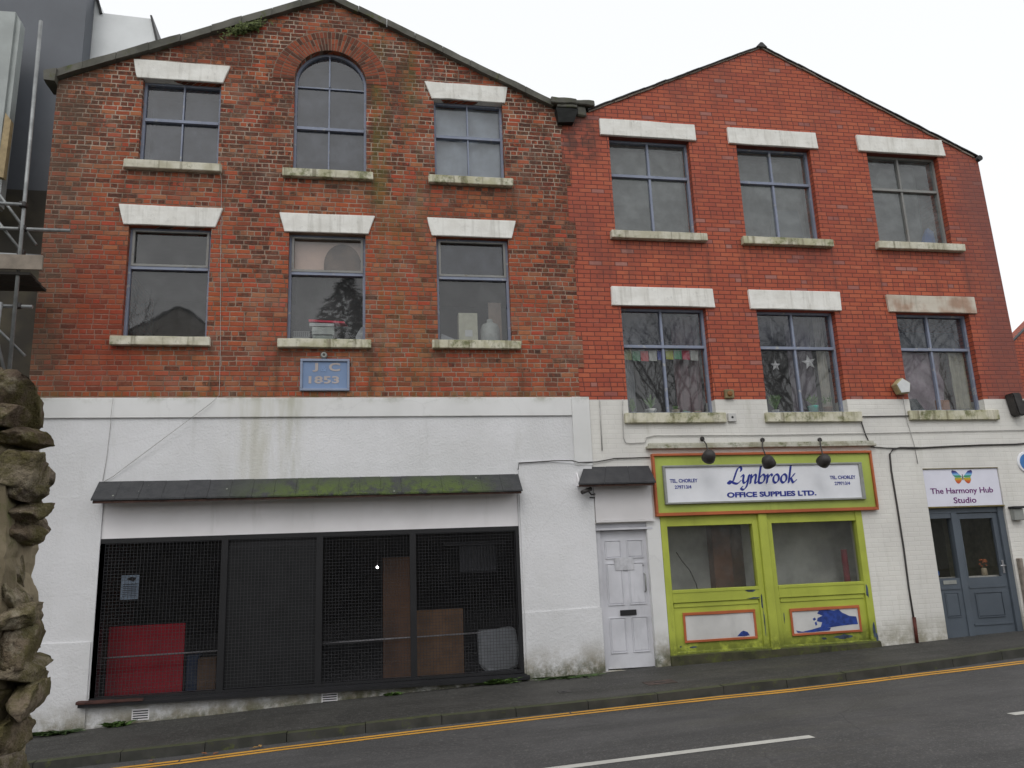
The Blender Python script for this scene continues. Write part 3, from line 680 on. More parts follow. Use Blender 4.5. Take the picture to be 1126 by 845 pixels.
# ---- left building ground floor
outerG = [(-4.68, zf(-4.68) - .3), (3.42, zf(3.4) - .2), (3.42, 4.16), (-4.68, 4.16)]
sheet_holes('rendered_wall', outerG, [rect(-3.60, 2.32, .04, 2.70)], .0, .35, M['render'], BL)
b = MB(); b.box(-4.69, 3.25, -.032, .0, 3.865, 4.163, .008); b.box(3.25, 3.542, -.038, .0, 3.06, 4.168, .008); b.build('render_band', M['smoothrender'], BL)
b = MB(); b.prism([(2.345, zf(2.35) - .2), (3.52, zf(3.5) - .2), (3.52, 3.06), (3.44, 3.085), (2.9, 3.135), (2.345, 3.14)], -.032, .0); b.build('render_pier', M['render'], BL)
b = MB(); b.prism([(2.35, zf(2.35) - .2), (3.54, zf(3.5) - .2), (3.535, .90), (3.5, .915), (2.35, .885)], -.05, -.032); b.build('plinth', M['render'], BL)
b = MB(); b.prism([(-4.70, zf(-4.7) - .3), (-3.62, zf(-3.6) - .3), (-3.62, .80), (-4.70, .82)], -.022, .0); b.build('plinth', M['render'], BL)
b = MB(); b.box(-3.598, 2.318, .03, .30, 2.165, 2.698); b.build('fascia_board', M['fascia'], BL)
# slate lean-to canopies: slab with slate courses
def canopy(par, xa, xb, xa2, xb2, zt, zb, yout, moss):
    c = MB(); n = max(2, int((xb - xa) / .3))
    for k in range(n):
        f0, f1 = k / n, (k + 1) / n; e = rnd.uniform(0, .006)
        t0, t1 = xa + (xb - xa) * f0, xa + (xb - xa) * f1 - .003; u0, u1 = xa2 + (xb2 - xa2) * f0, xa2 + (xb2 - xa2) * f1 - .003
        c.hexa([(u0, yout, zb + e), (u1, yout, zb + e), (t1, .0, zt - .03 + e), (t0, .0, zt - .03 + e), (u0, yout, zb + .022 + e), (u1, yout, zb + .022 + e), (t1, .0, zt + e), (t0, .0, zt + e)])
    o = c.build('canopy', moss, par)
    s = MB(); s.hexa([(xa2 + .02, yout + .02, zb - .03), (xb2 - .02, yout + .02, zb - .03), (xb2 - .02, yout + .05, zb - .03), (xa2 + .02, yout + .05, zb - .03), (xa2 + .02, yout + .02, zb - .002), (xb2 - .02, yout + .02, zb - .002), (xb2 - .02, yout + .05, zb + .012), (xa2 + .02, yout + .05, zb + .012)])
    s.build('gutter_board', mat_plain('rotting_dark_board', (.09, .05, .04), .9, var=.3), o)
    for xx in (xa2 + .04, xb2 - .06):
        s = MB(); a = [s.b.verts.new(v) for v in ((xx, yout + .06, zb), (xx, -.002, zb), (xx, -.002, zt - .05))]; c_ = [s.b.verts.new(v.co + Vector((.015, 0, 0))) for v in a]
        fs = [s.b.faces.new(a), s.b.faces.new(c_[::-1])] + [s.b.faces.new((a[(k + 1) % 3], a[k], c_[k], c_[(k + 1) % 3])) for k in range(3)]; bmesh.ops.recalc_face_normals(s.b, faces=fs)
        s.build('end_cheek', M['fascia'], o)
    return o
t = NT('mossy_grey_canopy_slates'); X = t.sep()[0]; n1 = t.noise(9, 6, .7); n2 = t.noise(3.2, 6, .75)
c = t.mix(t.map(n1, .35, .7), (.045, .046, .049, 1), (.028, .029, .032, 1))
k = t.math('MULTIPLY', t.math('MULTIPLY', t.map(X, -2.2, -.6), t.map(X, 1.2, 2.3, 1, 0)), t.math('MULTIPLY', t.map(n2, .36, .56), t.map(t.sep()[2], 2.99, 2.76, .3, 1)))
c = t.mix(t.math('MULTIPLY', k, .85), c, t.mix(n1, (.035, .065, .008, 1), (.12, .17, .022, 1)))
v = t.n('ShaderNodeTexVoronoi'); v.inputs['Scale'].default_value = 5; t.L(t.coord(), v.inputs[0])
c = t.mix(t.map(v.outputs['Distance'], .05, .09, .7, 0), c, (.3, .31, .27, 1))
M['canopymoss'] = t.bsdf(c, .62, t.bump(t.math('ADD', n1, k), .6, .015), .4)
canopy(BL, -3.67, 2.34, -3.67, 2.345, 2.955, 2.665, -.30, M['canopymoss'])
canopy(BR, 3.40, 4.475, 3.22, 4.475, 3.045, 2.745, -.27, M['slatemoss'])
b = MB(); b.box(3.535, 4.47, -.045, .04, 2.20, 2.80, .004); b.box(3.53, 4.475, -.07, -.045, 2.17, 2.20, .003); b.build('door_fascia', mat_render('door_fascia_paint', .06, (.72, .70, .71), fx=False), BR)

# shop window with its mesh grilles
SX = [-3.58, -1.95, -.635, .71, 2.295]
f = MB(); f.box(-3.60, 2.32, .02, .10, 2.10, 2.165); f.box(-3.60, 2.32, .0, .12, .0, .075)
for i, xx in enumerate(SX):
    w = .045 if 0 < i < 4 else .03
    f.box(xx - w, xx + w, .012 if 0 < i < 4 else .02, .095, .075, 2.10)
f.box(-3.60, -3.55, .02, .25, .075, 2.10); f.box(-1.90, -.68, .07, .09, 1.98, 2.10)
f.hexa([(-3.70, -.10, -.02), (2.38, -.10, -.045), (2.38, .0, -.045), (-3.70, .0, -.02), (-3.70, -.10, .02), (2.38, -.10, .0), (2.38, .0, .03), (-3.70, .0, .04)])
SW = f.build('shop_window', M['blackframe'], BL)
fr = MB(); fr.hexa([(-3.72, -.115, .02), (-2.9, -.108, .02), (-2.9, -.02, .043), (-3.72, -.02, .043), (-3.72, -.115, .045), (-2.9, -.108, .022), (-2.9, -.02, .045), (-3.72, -.02, .06)]); fr.jitter(.012, 14, 4); fr.build('rotten_sill_edge', mat_plain('rotten_red_brown_wood', (.07, .028, .022), .85, var=.35), SW)
for i in range(4):
    a, b_ = SX[i] + .045, SX[i + 1] - .045
    mg = MB(); nn = int((b_ - a) / .046); ww = .0019
    for k in range(nn + 1):
        xx = a + (b_ - a) * k / nn; mg.box(xx - ww, xx + ww, .030, .0345, .078, 2.098)
    nz = 44
    for k in range(nz + 1):
        zz = .09 + 2.0 * k / nz; mg.box(a, b_, .0246, .0294, zz - ww, zz + ww)
    mg.build('mesh_grille', M['mesh'], SW)
    if i == 1:
        MB().box(a, b_, .055, .07, .08, 1.979).build('boarded_panel', mat_plain('near_black_board', (.016, .0165, .018), .7, var=.2, sc=3), SW)
    else:
        MB().quad((a, .065, .076), (b_, .065, .076), (b_, .065, 2.099), (a, .065, 2.099)).build('pane', M['shopglass'], SW)
rl = MB(); rl.tube([(-3.55, .30, .555), (-2.0, .30, .565)], .012, 8); rl.box(-2.02, -1.98, .28, .32, .0, .57); rl.build('guard_rail', M['cablewhite'], SW)
rl = MB(); rl.tube([(-.63, .30, .585), (.70, .30, .6), (1.72, .30, .61)], .012, 8); rl.box(-.66, -.62, .28, .32, .0, .59)
rl.build('guard_rail', M['cablewhite'], SW)
# air bricks
def airbrick(cx, cz):
    m = MB(); m.box(cx - .11, cx + .11, -.006, .0 - .0005, cz - .072, cz + .072, .002)
    o = m.build('air_brick', M['fascia'], BL)
    m = MB()
    for k in range(4): m.box(cx - .095, cx + .095, -.009, -.0062, cz - .052 + k * .03, cz - .038 + k * .03)
    m.build('vent_slots', M['black'], o)
airbrick(-2.94, -.165); airbrick(-.47, -.125)

# shop interior: things leaning behind the glass
def thing(name, mb, m, label, cat, group=None): return tag(mb.build(name, m), label, cat, group)
thing('red_board', MB().box(-3.55, -2.53, .50, .53, .0, .955, .004), mat_plain('red_painted_board', (.46, .012, .025), .6, var=.1, sc=2), 'large red board standing on the floor behind the shop grille', 'board')
o = thing('notice', MB().box(-3.34, -3.10, .16, .166, 1.33, 1.66), mat_plain('pale_blue_paper', (.36, .45, .52), .7), 'pale blue printed notice behind the grille above the red board', 'notice')
nl = MB()
for k in range(7): nl.box(-3.31, -3.13, .1575, .1595, 1.375 + k * .026, 1.382 + k * .026)
nl.prism([(-3.26, 1.60), (-3.17, 1.57), (-3.14, 1.62), (-3.2, 1.635), (-3.25, 1.625)], .157, .1595)
nl.build('printing', M['black'], o)
thing('tall_plywood_sheet', MB().box(.28, .70, .50, .53, .0, 1.77, .004), mat_plain('brown_plywood', (.20, .105, .055), .7, var=.25, sc=2.5), 'tall narrow brown plywood sheet behind the grille', 'board')
thing('square_chipboard', MB().box(.775, 1.49, .50, .53, .0, .965, .004), mat_plain('orange_brown_chipboard', (.26, .145, .07), .75, var=.2, sc=4), 'broad square orange brown chipboard behind the right grille', 'board')
thing('small_cardboard_box', MB().box(-2.32, -2.07, .42, .62, .0, .46, .006), mat_plain('brown_cardboard', (.17, .105, .06), .8), 'small brown cardboard box in the shop window by the red board', 'box')
thing('dark_blue_crate', MB().box(-2.50, -2.33, .55, .8, .0, .5, .01), mat_plain('dark_blue_plastic', (.03, .05, .09), .5), 'dark blue crate between red board and cardboard box', 'crate')
cs = MB(); cs.prism([(1.70, .62), (1.72, .12), (1.82, .03), (2.15, .02), (2.30, .08), (2.33, .35), (2.27, .66), (2.0, .64)], .38, .62)
bmesh.ops.bevel(cs.b, geom=cs.b.edges[:], offset=.03, segments=2, affect='EDGES'); cs.jitter(.02, 5, 2)
thing('plastic_sack', cs, mat_plain('milky_polythene', (.36, .38, .37), .4, var=.1), 'bulging milky white plastic sack in the right corner of shop window', 'sack')
sh = MB(); sh.box(1.25, 2.24, .75, 1.0, 1.92, 1.965); SH = thing('reflection_bar', sh, mat_plain('grey_reflection_bar', (.16, .165, .17), .7), 'grey bar added for a pale reflection high behind the right shop grille', 'reflection_bar')  # bar added in place of a pale reflection on the shop glass
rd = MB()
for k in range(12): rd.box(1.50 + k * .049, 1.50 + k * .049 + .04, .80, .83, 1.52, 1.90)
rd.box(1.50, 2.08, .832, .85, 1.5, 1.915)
thing('reflection_slats', rd, mat_plain('grey_reflection_slats', (.13, .135, .14), .5), 'grey slats added for the same reflection under the grey bar', 'stand_in')  # slats added as the lower part of that reflection
bl = MB(); bl.lathe((.20, .62, 1.63), (0, -1, 0), [(-.02, .006), (-.015, .014), (0, .02), (.014, .014), (.02, .001)], 12)  # glowing bead added in place of a bright glint on the glass
o = thing('glint_bead', bl, mat_plain('glint_glow', (1, .98, .95), .5, emit=14), 'small glowing bead added for the glint on the shop glass beside the plywood', 'lamp')
MB().tube([(.20, .64, 1.66), (.20, .64, 2.4)], .004, 6).build('glint_cord', M['cable'], o)

# ---- white front door
d = MB(); d.box(3.53, 3.605, .03, .14, -.02, 2.16); d.box(4.375, 4.45, .03, .14, -.02, 2.16); d.box(3.605, 4.375, .03, .14, 2.05, 2.16); d.box(3.53, 4.45, -.02, .03, 2.055, 2.085)
DF = d.build('door_frame', M['whitedoor'], BR)
leaf = MB(); leaf.box(3.61, 4.37, .075, .12, .0, 2.045)
def raised(mb, x0, x1, z0, z1, y, dep=.014, b=.03):
    # moulded recess frame and a raised field
    for bb in ((x0, x1, z1 - .012, z1), (x0, x1, z0, z0 + .012), (x0, x0 + .012, z0 + .012, z1 - .012), (x1 - .012, x1, z0 + .012, z1 - .012)): mb.box(bb[0], bb[1], y - dep, y - .0005, bb[2], bb[3])
    mb.hexa([(x0 + b, y - .009, z0 + b), (x1 - b, y - .009, z0 + b), (x1 - .018, y - .0005, z0 + .018), (x0 + .018, y - .0005, z0 + .018), (x0 + b, y - .009, z1 - b), (x1 - b, y - .009, z1 - b), (x1 - .018, y - .0005, z1 - .018), (x0 + .018, y - .0005, z1 - .018)])
for (a, b_) in ((3.68, 3.945), (4.035, 4.30)):
    raised(leaf, a, b_, 1.62, 1.90, .075); raised(leaf, a, b_, .92, 1.55, .075); raised(leaf, a, b_, .22, .74, .075)
DD = leaf.build('door', M['whitedoor'], BR)
m = MB(); m.box(3.86, 4.12, .055, .0745, .765, .845, .004); m.build('letter_plate', M['black'], DD)
m = MB(); m.tube([(4.29, .075, 1.10), (4.29, .03, 1.12), (4.29, .03, 1.36), (4.29, .075, 1.38)], .011, 8); m.build('handle', M['signgrey'], DD)
m = MB(); m.lathe((4.29, .08, 1.50), (0, -1, 0), [(0, .016), (.012, .016)], 12); m.build('lock', M['black'], DD)
MB().box(3.82, 4.13, .056, .0585, 1.44, 1.63).build('paper_note', mat_plain('faded_taped_paper', (.60, .60, .63), .6), DD)

# ---- lime green shopfront
YF = .02
f = MB()
f.box(4.59, 4.70, YF - .03, .12, -.05, 2.24, .006); f.box(8.0, 8.12, YF - .03, .12, .0, 2.24, .006)
f.box(6.15, 6.25, YF - .02, .12, -.03, 2.14, .006); f.box(6.25, 6.40, YF - .06, .12, -.03, 2.24, .012); f.box(6.40, 6.49, YF - .02, .12, -.0, 2.14, .006)
f.box(4.70, 6.25, YF - .015, .12, 2.08, 2.24, .004); f.box(6.40, 8.0, YF - .015, .12, 2.08, 2.24, .004)
for (a, b_) in ((4.70, 6.15), (6.49, 8.0)):
    f.box(a, b_, YF - .02, .12, .91, 1.105, .006); f.box(a, b_, YF + .015, .12, .12, .91); f.box(a, b_, YF - .028, YF - .021, 1.06, 1.10)
    f.box(a + .02, b_ - .02, YF + .0, YF + .0145, .84, .905, .003)
f.box(4.60, 8.12, -.005, .12, .02, .19, .01)
SFm = f.build('shopfront', M['lime'], BR)
m = MB(); m.hexa([(4.58, -.055, -.2), (8.14, -.055, -.1), (8.14, .0, -.1), (4.58, .0, -.2), (4.58, -.055, .135), (8.14, -.045, .15), (8.14, -.006, .17), (4.58, -.006, .15)]); m.jitter(.012, 5, 4)
m.build('plinth', mat_stone('mossy_rendered_plinth', (.07, .066, .04), (.04, .04, .024), moss=.5, sc=9), SFm)
for (a, b_) in ((4.70, 6.15), (6.49, 8.0)): MB().quad((a, .07, 1.105), (b_, .07, 1.105), (b_, .07, 2.08), (a, .07, 2.08)).build('pane', M['doorglass'] if False else mat_glass('shopfront_glass', .07, (.74, .75, .74), .2, (.26, .26, .25)), SFm)
# peeled paint flakes along the joints
UC = mat_plain('grey_blue_undercoat', (.07, .10, .16), .7, var=.4)
def blob(mb, cx, cz, w, h, y, n=11, seed=0, th=.0015):
    r2 = random.Random(seed); P = []
    for k in range(n):
        a = 2 * math.pi * k / n; q = r2.uniform(.55, 1.0); P.append((cx + w / 2 * q * math.cos(a), cz + h / 2 * q * math.sin(a)))
    mb.prism(P, y - th, y)
for i, (cx, cz, w, h, y) in enumerate(((6.0, 1.045, .2, .05, -.0215 + YF - .0), (6.16 + .02, .86, .035, .34, YF - .021), (6.19, .55, .02, .5, YF - .021), (8.03, .95, .06, .26, YF - .031), (8.07, .35, .06, .35, YF - .031), (8.10 - .0, .2, .05, .2, YF - .031), (4.98, .245, .14, .035, YF + .0145), (4.78, .26, .05, .03, YF + .0145), (6.05, .93, .26, .03, YF - .021), (7.55, .26, .42, .09, YF + .0145), (7.2, .25, .1, .05, YF + .0145), (6.55, .6, .02, .2, YF + .0145))):
    fk_ = MB(); blob(fk_, cx, cz, w, h, y - .0004 * (i % 3 + 1), 12, i); fk_.build('bare_patch', UC, SFm)
for i, (a, b_, z0, z1) in enumerate(((4.855, 6.045, .325, .75), (6.655, 7.86, .33, .725))):
    p = MB(); yb = YF + .015
    p.box(a, b_, yb - .012, yb - .0005, z0, z1)
    P = p.build('stall_panel', M['whitepanel'], SFm)
    e = MB(); w = .035
    for bb in ((a - .01, b_ + .01, z1 - w, z1 + .01), (a - .01, b_ + .01, z0 - .01, z0 + w - .01), (a - .01, a + w - .01, z0 + w - .01, z1 - w), (b_ - w + .01, b_ + .01, z0 + w - .01, z1 - w)): e.box(bb[0], bb[1], yb - .03, yb - .0125, bb[2], bb[3], .003)
    e.jitter(.004, 20, 3); setpar(e.build('orange_beading', M['orange']), SFm)
    q = MB(); yq = yb - .0125
    if i == 0: q.prism([(5.72, .365), (5.79, .43), (5.83, .445), (5.90, .42), (5.93, .37), (5.84, .36)], yq - .002, yq)
    else:
        q.prism([(7.16, .685), (7.30, .69), (7.42, .67), (7.50, .685), (7.56, .63), (7.68, .575), (7.80, .56), (7.815, .44), (7.72, .44), (7.5, .43), (7.33, .415), (7.15, .42), (7.19, .50), (7.10, .52), (7.12, .57), (7.21, .60), (7.12, .64)], yq - .002, yq)
        q.prism([(6.72, .40), (6.83, .375), (7.0, .40), (7.14, .43), (7.33, .41), (7.3, .37), (7.0, .36), (6.75, .362)], yq - .0034, yq - .0022)
        q.prism([(7.06, .50), (7.09, .52), (7.10, .47), (7.07, .455)], yq - .002, yq); q.prism([(7.03, .56), (7.07, .58), (7.09, .55), (7.05, .53)], yq - .002, yq)
    q.build('torn_blue_film', M['bluelite'], SFm)
# room behind it
r = MB(); r.box(4.2, 8.6, .72, .76, .02, 3.3); r.box(4.15, 4.2, .36, .72, .02, 3.3); r.box(8.6, 8.65, .36, .72, .02, 3.3); r.build('shop_room_wall', M['roomwhite'], BR)
r = MB(); r.box(5.66, 5.98, .50, .70, .02, 2.6); r.build('timber_partition', mat_plain('red_brown_timber', (.2, .085, .045), .7, var=.3, sc=3), BR)
r = MB(); r.box(5.98, 6.22, .56, .71, .02, 2.6); r.build('wood_column', M['brownwall'], BR)
thing('fallen_cable', MB().tube([(5.06, .6, 1.68), (5.15, .6, 1.53), (5.27, .6, 1.38), (5.36, .6, 1.16), (5.4, .6, .9), (5.44, .6, .03)], .009, 6), M['black'], 'thin black cable hanging inside the left lime window', 'cable')
thing('red_roll', MB().lathe((7.97, .4, .02), (0, 0, 1), [(0, .05), (1.6, .05)], 14), mat_plain('crimson_fabric', (.28, .02, .04), .7), 'crimson roll standing at the right edge of lime shop window', 'roll')

# ---- lime sign board
SG = empty('shop_sign', (6.51, -.1, 2.75), 'long white shop sign with blue lettering on lime board edged in orange', 'sign')
s = MB(); s.box(4.60, 8.42, -.12, .02, 2.29, 3.19, .004); s.build('board', M['limesign'], SG)
s = MB(); w = .06
s.box(4.565, 8.455, -.16, .0, 3.19, 3.23, .004); s.box(4.565, 8.455, -.15, .0, 2.24, 2.29, .004); s.box(4.565, 4.60, -.155, .0, 2.29, 3.19, .004); s.box(8.42, 8.455, -.155, .0, 2.29, 3.19, .004); s.build('orange_edging', M['orange'], SG)
s = MB(); a0, a1, b0, b1 = 4.72, 8.23, 2.42, 3.035
for bb in ((a0, a1, b1 - .03, b1), (a0, a1, b0, b0 + .03), (a0, a0 + .04, b0 + .03, b1 - .03), (a1 - .06, a1, b0 + .03, b1 - .03)): s.box(bb[0], bb[1], -.175, -.121, bb[2], bb[3], .004)
s.build('inner_frame', M['signgrey'], SG)
MB().box(a0 + .04, a1 - .06, -.150, -.1215, b0 + .03, b1 - .03).build('white_panel', M['signwhite'], SG)
yS = -.1505
GL = {'L': (1.15, [[(1.0, 1.5), (1.02, 1.75), (.9, 1.95), (.68, 1.85), (.55, 1.4), (.45, .8), (.35, .3), (.12, .03), (-.12, .1), (-.05, .28), (.2, .22), (.55, .03), (.85, .0), (1.1, .3)]]),
      'y': (.82, [[(-.02, .85), (.1, 1.0), (.2, .85), (.2, .35), (.32, .05), (.5, .15), (.68, .5), (.72, 1.0)], [(.72, 1.0), (.70, .2), (.60, -.45), (.35, -.75), (.1, -.6), (.2, -.4)]]),
      'n': (.85, [[(-.02, .85), (.1, 1.0), (.14, .8), (.14, 0)], [(.15, .5), (.38, .95), (.55, 1.0), (.62, .8), (.6, .2), (.68, .0), (.85, .2)]]),
      'b': (.8, [[(.12, 2.0), (.1, 1.0), (.12, .15), (.3, 0), (.55, .1), (.68, .5), (.62, .9), (.4, 1.0), (.15, .6)]]),
      'r': (.68, [[(0, .85), (.1, 1.0), (.14, .8), (.14, 0)], [(.15, .5), (.34, .92), (.5, 1.02), (.6, .85)]]),
      'o': (.78, [[(.35 + .28 * math.cos(a), .5 + .5 * math.sin(a)) for a in [2 * math.pi * k / 14 for k in range(15)]]]),
      'k': (.85, [[(.12, 2.0), (.12, 0)], [(.14, .4), (.35, .6), (.6, 1.02)], [(.28, .55), (.5, .1), (.62, 0), (.85, .25)]])}
def script_word(word, x0, x1, zb, xh, y, parent, mat):
    adv = 0; strokes = []
    for ch in word:
        w, st = GL[ch]
        for s_ in st: strokes.append([(px + adv, pz) for px, pz in s_])
        adv += w
    sc = (x1 - x0 - .1) / adv; mb = MB(); lay = 0
    nib = Vector((.5, .38)).normalized() * xh * .15; thin = Vector((-.38, .5)).normalized() * xh * .045
    for st in strokes:
        P = [Vector((x0 + px * sc + pz * xh * .26, zb + pz * xh)) for px, pz in st]
        Q = []
        for i in range(len(P) - 1):      # smooth with Catmull-Rom
            a, b, c, d = P[max(i - 1, 0)], P[i], P[i + 1], P[min(i + 2, len(P) - 1)]
            for k in range(4):
                u = k / 4; Q.append(.5 * ((2 * b) + (c - a) * u + (2 * a - 5 * b + 4 * c - d) * u * u + (3 * b - a - 3 * c + d) * u ** 3))
        Q.append(P[-1])
        for i in range(len(Q) - 1):
            a, b = Q[i], Q[i + 1]; pts = [a + nib + thin, a + nib - thin, a - nib - thin, a - nib + thin, b + nib + thin, b + nib - thin, b - nib - thin, b - nib + thin]
            pts = sorted(set((round(p.x, 6), round(p.y, 6)) for p in pts))
            def hull(ps):
                def half(q):
                    h = []
                    for p in q:
                        while len(h) > 1 and (h[-1][0] - h[-2][0]) * (p[1] - h[-2][1]) - (h[-1][1] - h[-2][1]) * (p[0] - h[-2][0]) <= 0: h.pop()
                        h.append(p)
                    return h[:-1]
                return half(ps) + half(ps[::-1])
            hp_ = hull(pts)
            if len(hp_) > 2: mb.b.faces.new([mb.b.verts.new((px, y - lay * .00002, pz)) for px, pz in hp_]); lay += 1
    return mb.build('lettering', mat, parent)
script_word('Lynbrook', 5.83, 7.10, 2.725, .135, yS - .0005, SG, M['blue'])
text('lettering', 'OFFICE SUPPLIES LTD.', 1.57, .085, 6.56, 2.545, yS, M['blue'], SG, bold=.04)
for cx in (5.06, 7.86):
    text('lettering', 'TEL. CHORLEY', .47, .058, cx, 2.79, yS, M['blue'], SG, bold=.022); text('lettering', '279713/4', .28, .055, cx - .02, 2.69, yS, M['blue'], SG, bold=.02)

SG.location.x -= .05; SG.location.y += .07
# spot lamps over the sign
def spot(base, elbow, head, aim, label):
    e = empty('spot_lamp', base, label, 'lamp', 'spot lamps over the shop sign')
    b_ = Vector(base)
    m = MB(); m.lathe(b_, (0, -1, 0), [(0, .035), (.02, .04), (.035, .02)], 14); m.build('wall_rose', M['lampgrey'], e)
    m = MB(); m.tube([b_ + Vector((0, -.02, 0)), elbow, head], .011, 8); m.build('arm', M['lampgrey'], e)
    m = MB(); h = Vector(head); a = Vector(aim).normalized()
    m.lathe(h - a * .03, a, [(-.075, .02), (-.07, .045), (-.05, .075), (-.01, .096), (.045, .104), (.095, .106), (.097, .096), (.04, .05), (.035, .001)], 22); m.build('shade', M['lampgrey'], e)
spot((5.42, 0, 3.47), (5.35, -.30, 3.34), (5.31, -.45, 3.13), (.08, .85, -.5), 'black spot lamp at left end of the long shop sign')
spot((6.48, 0, 3.44), (6.32, -.28, 3.28), (6.32, -.42, 3.03), (.55, .45, -.75), 'black spot lamp turned sideways over middle of the shop sign')
spot((7.52, 0, 3.43), (7.34, -.30, 3.30), (7.27, -.46, 3.03), (-.05, .85, -.5), 'black spot lamp near right end of the long shop sign')

# ---- studio entrance
f = MB(); ya = .06
f.box(9.39, 9.415, ya, .18, .10, 2.24); f.box(9.415, 10.80, ya, .18, 2.15, 2.24, .003); f.box(10.755, 10.865, ya - .02, .18, .10, 2.24, .004); f.box(9.84, 9.95, ya - .012, .18, .10, 2.15, .004)
f.box(9.415, 9.84, ya + .005, .18, 2.07, 2.15); f.box(9.415, 9.84, ya + .01, .16, .12, 1.08)
ST = f.build('studio_door_frame', M['bluegrey'], BR)
p = MB(); raised(p, 9.50, 9.76, .45, .85, ya + .01, .012); p.box(9.44, 9.82, ya - .004, ya + .0095, .90, .93); p.box(9.50, 9.76, ya + .001, ya + .0095, .98, 1.05, .004, mi=1); p.build('side_panel', [M['bluegrey'], M['signgrey']], ST)
l = MB(); l.box(9.955, 10.75, ya + .02, .14, .13, 1.07, .003); l.box(9.955, 10.02, ya + .02, .14, 1.07, 2.14); l.box(10.66, 10.75, ya + .02, .14, 1.07, 2.14); l.box(10.02, 10.66, ya + .02, .14, 2.05, 2.14)
raised(l, 10.08, 10.60, .42, .83, ya + .02, .018); l.box(9.99, 10.70, ya + .008, ya + .0195, .90, .93); l.box(9.98, 10.72, ya + .005, ya + .0195, .30, .325)
DL = l.build('door', M['bluegrey'], BR)
MB().quad((10.02, .12, 1.07), (10.66, .12, 1.07), (10.66, .12, 2.05), (10.02, .12, 2.05)).build('pane', M['doorglass'], DL)
m = MB(); m.box(10.685, 10.725, ya - .003, ya + .0195, 1.12, 1.34, .006); m.tube([(10.705, ya, 1.25), (10.705, ya - .05, 1.25), (10.60, ya - .05, 1.245)], .011, 8); m.build('handle', M['trap'], DL)
MB().quad((9.415, .12, 1.08), (9.84, .12, 1.08), (9.84, .12, 2.07), (9.415, .12, 2.07)).build('pane', M['doorglass'], ST)
r = MB(); r.box(9.1, 11.2, 1.3, 1.35, .02, 3.3); r.box(11.2, 11.25, .36, 1.3, .02, 3.3); r.build('studio_room_wall', mat_plain('olive_cream_wall', (.36, .35, .24), .9), BR)
r = MB(); r.box(9.6, 10.45, 1.05, 1.12, .02, 2.6); r.build('room_screen', mat_plain('dark_olive_cloth', (.06, .058, .04), .9), BR)
thing('blue_ball', MB().lathe((9.56, .30, 1.16), (0, 0, 1), [(-.07, .001), (-.06, .04), (-.03, .065), (0, .072), (.03, .065), (.06, .04), (.07, .001)], 16), mat_plain('bright_blue_plastic', (.03, .16, .6), .35), 'small bright blue ball on ledge inside the studio side window', 'ball')
m = MB(); m.box(9.42, 11.1, .2, .42, 1.03, 1.085); m.build('inner_ledge', M['roomwhite'], BR)
m = MB(); m.lathe((10.13, .30, 1.086), (0, 0, 1), [(0, .04), (.09, .05), (.10, .045)], 14); thing('pale_green_cup', m, mat_plain('pale_green_china', (.35, .45, .38), .4), 'pale green cup on the ledge behind the studio door glass', 'cup')
m = MB(); m.lathe((10.52, .30, 1.086), (0, 0, 1), [(0, .05), (.12, .045), (.13, .02)], 12); o = thing('flower_vase', m, mat_plain('cream_vase', (.5, .42, .3), .5), 'cream vase of orange flowers behind the studio door glass', 'vase')
m = MB()
for k in range(14):
    a = rnd.uniform(0, 6.28); m.lathe((10.52 + .05 * math.cos(a), .30 + .05 * math.sin(a), 1.24 + rnd.uniform(0, .12)), (0, 0, 1), [(-.02, .004), (0, .026), (.02, .004)], 8)
m.build('flowers', mat_plain('orange_petals', (.55, .16, .05), .6), o)
SS = empty('studio_sign', (10.12, .02, 2.58), 'white studio sign with rainbow butterfly over the blue grey door', 'sign')
s = MB(); s.box(9.40, 10.862, .02, .06, 2.265, 2.90, .003); s.build('panel', mat_plain('lilac_white_sign_panel', (.76, .76, .86), .4, var=.04, sc=2), SS)
s = MB(); s.box(9.386, 10.868, .0, .06, 2.902, 2.914); s.box(9.386, 10.868, -.01, .06, 2.242, 2.262); s.build('beading', mat_plain('mustard_brown_bead', (.2, .16, .06), .7), SS)
text('lettering', 'The Harmony Hub', 1.22, .125, 10.10, 2.515, .0199, M['purple'], SS, bold=.012)
text('lettering', 'Studio', .44, .10, 10.13, 2.365, .0199, M['purple'], SS, bold=.012)
t = NT('rainbow_banded_print'); Z = t.sep(t.coord('Generated'))[2]
Zn = t.math('ADD', Z, t.math('MULTIPLY', t.math('SUBTRACT', t.noise(9, 3), .5), .08))
M['rainbow'] = t.bsdf(t.ramp(Zn, [(0, (.5, .05, .02)), (.22, (.6, .14, .02)), (.36, (.55, .42, .03)), (.46, (.06, .3, .04)), (.58, (.05, .3, .2)), (.66, (.25, .5, .75)), (.76, (.08, .22, .55)), (.85, (.03, .03, .2)), (1, (.02, .015, .08))]), .5)
s = MB(); bx, bz, yb = 10.155, 2.765, .0185
for sg in (-1, 1):
    s.prism([(bx + sg * .012, bz - .0), (bx + sg * .05, bz + .035), (bx + sg * .12, bz + .10), (bx + sg * .19, bz + .115), (bx + sg * .205, bz + .08), (bx + sg * .185, bz + .03), (bx + sg * .15, bz - .005), (bx + sg * .06, bz - .014)], yb - .002, yb)
    s.prism([(bx + sg * .012, bz - .016), (bx + sg * .06, bz - .020), (bx + sg * .15, bz - .012), (bx + sg * .16, bz - .05), (bx + sg * .13, bz - .105), (bx + sg * .09, bz - .12), (bx + sg * .05, bz - .09), (bx + sg * .02, bz - .05)], yb - .002, yb)
s.build('butterfly_print', M['rainbow'], SS)
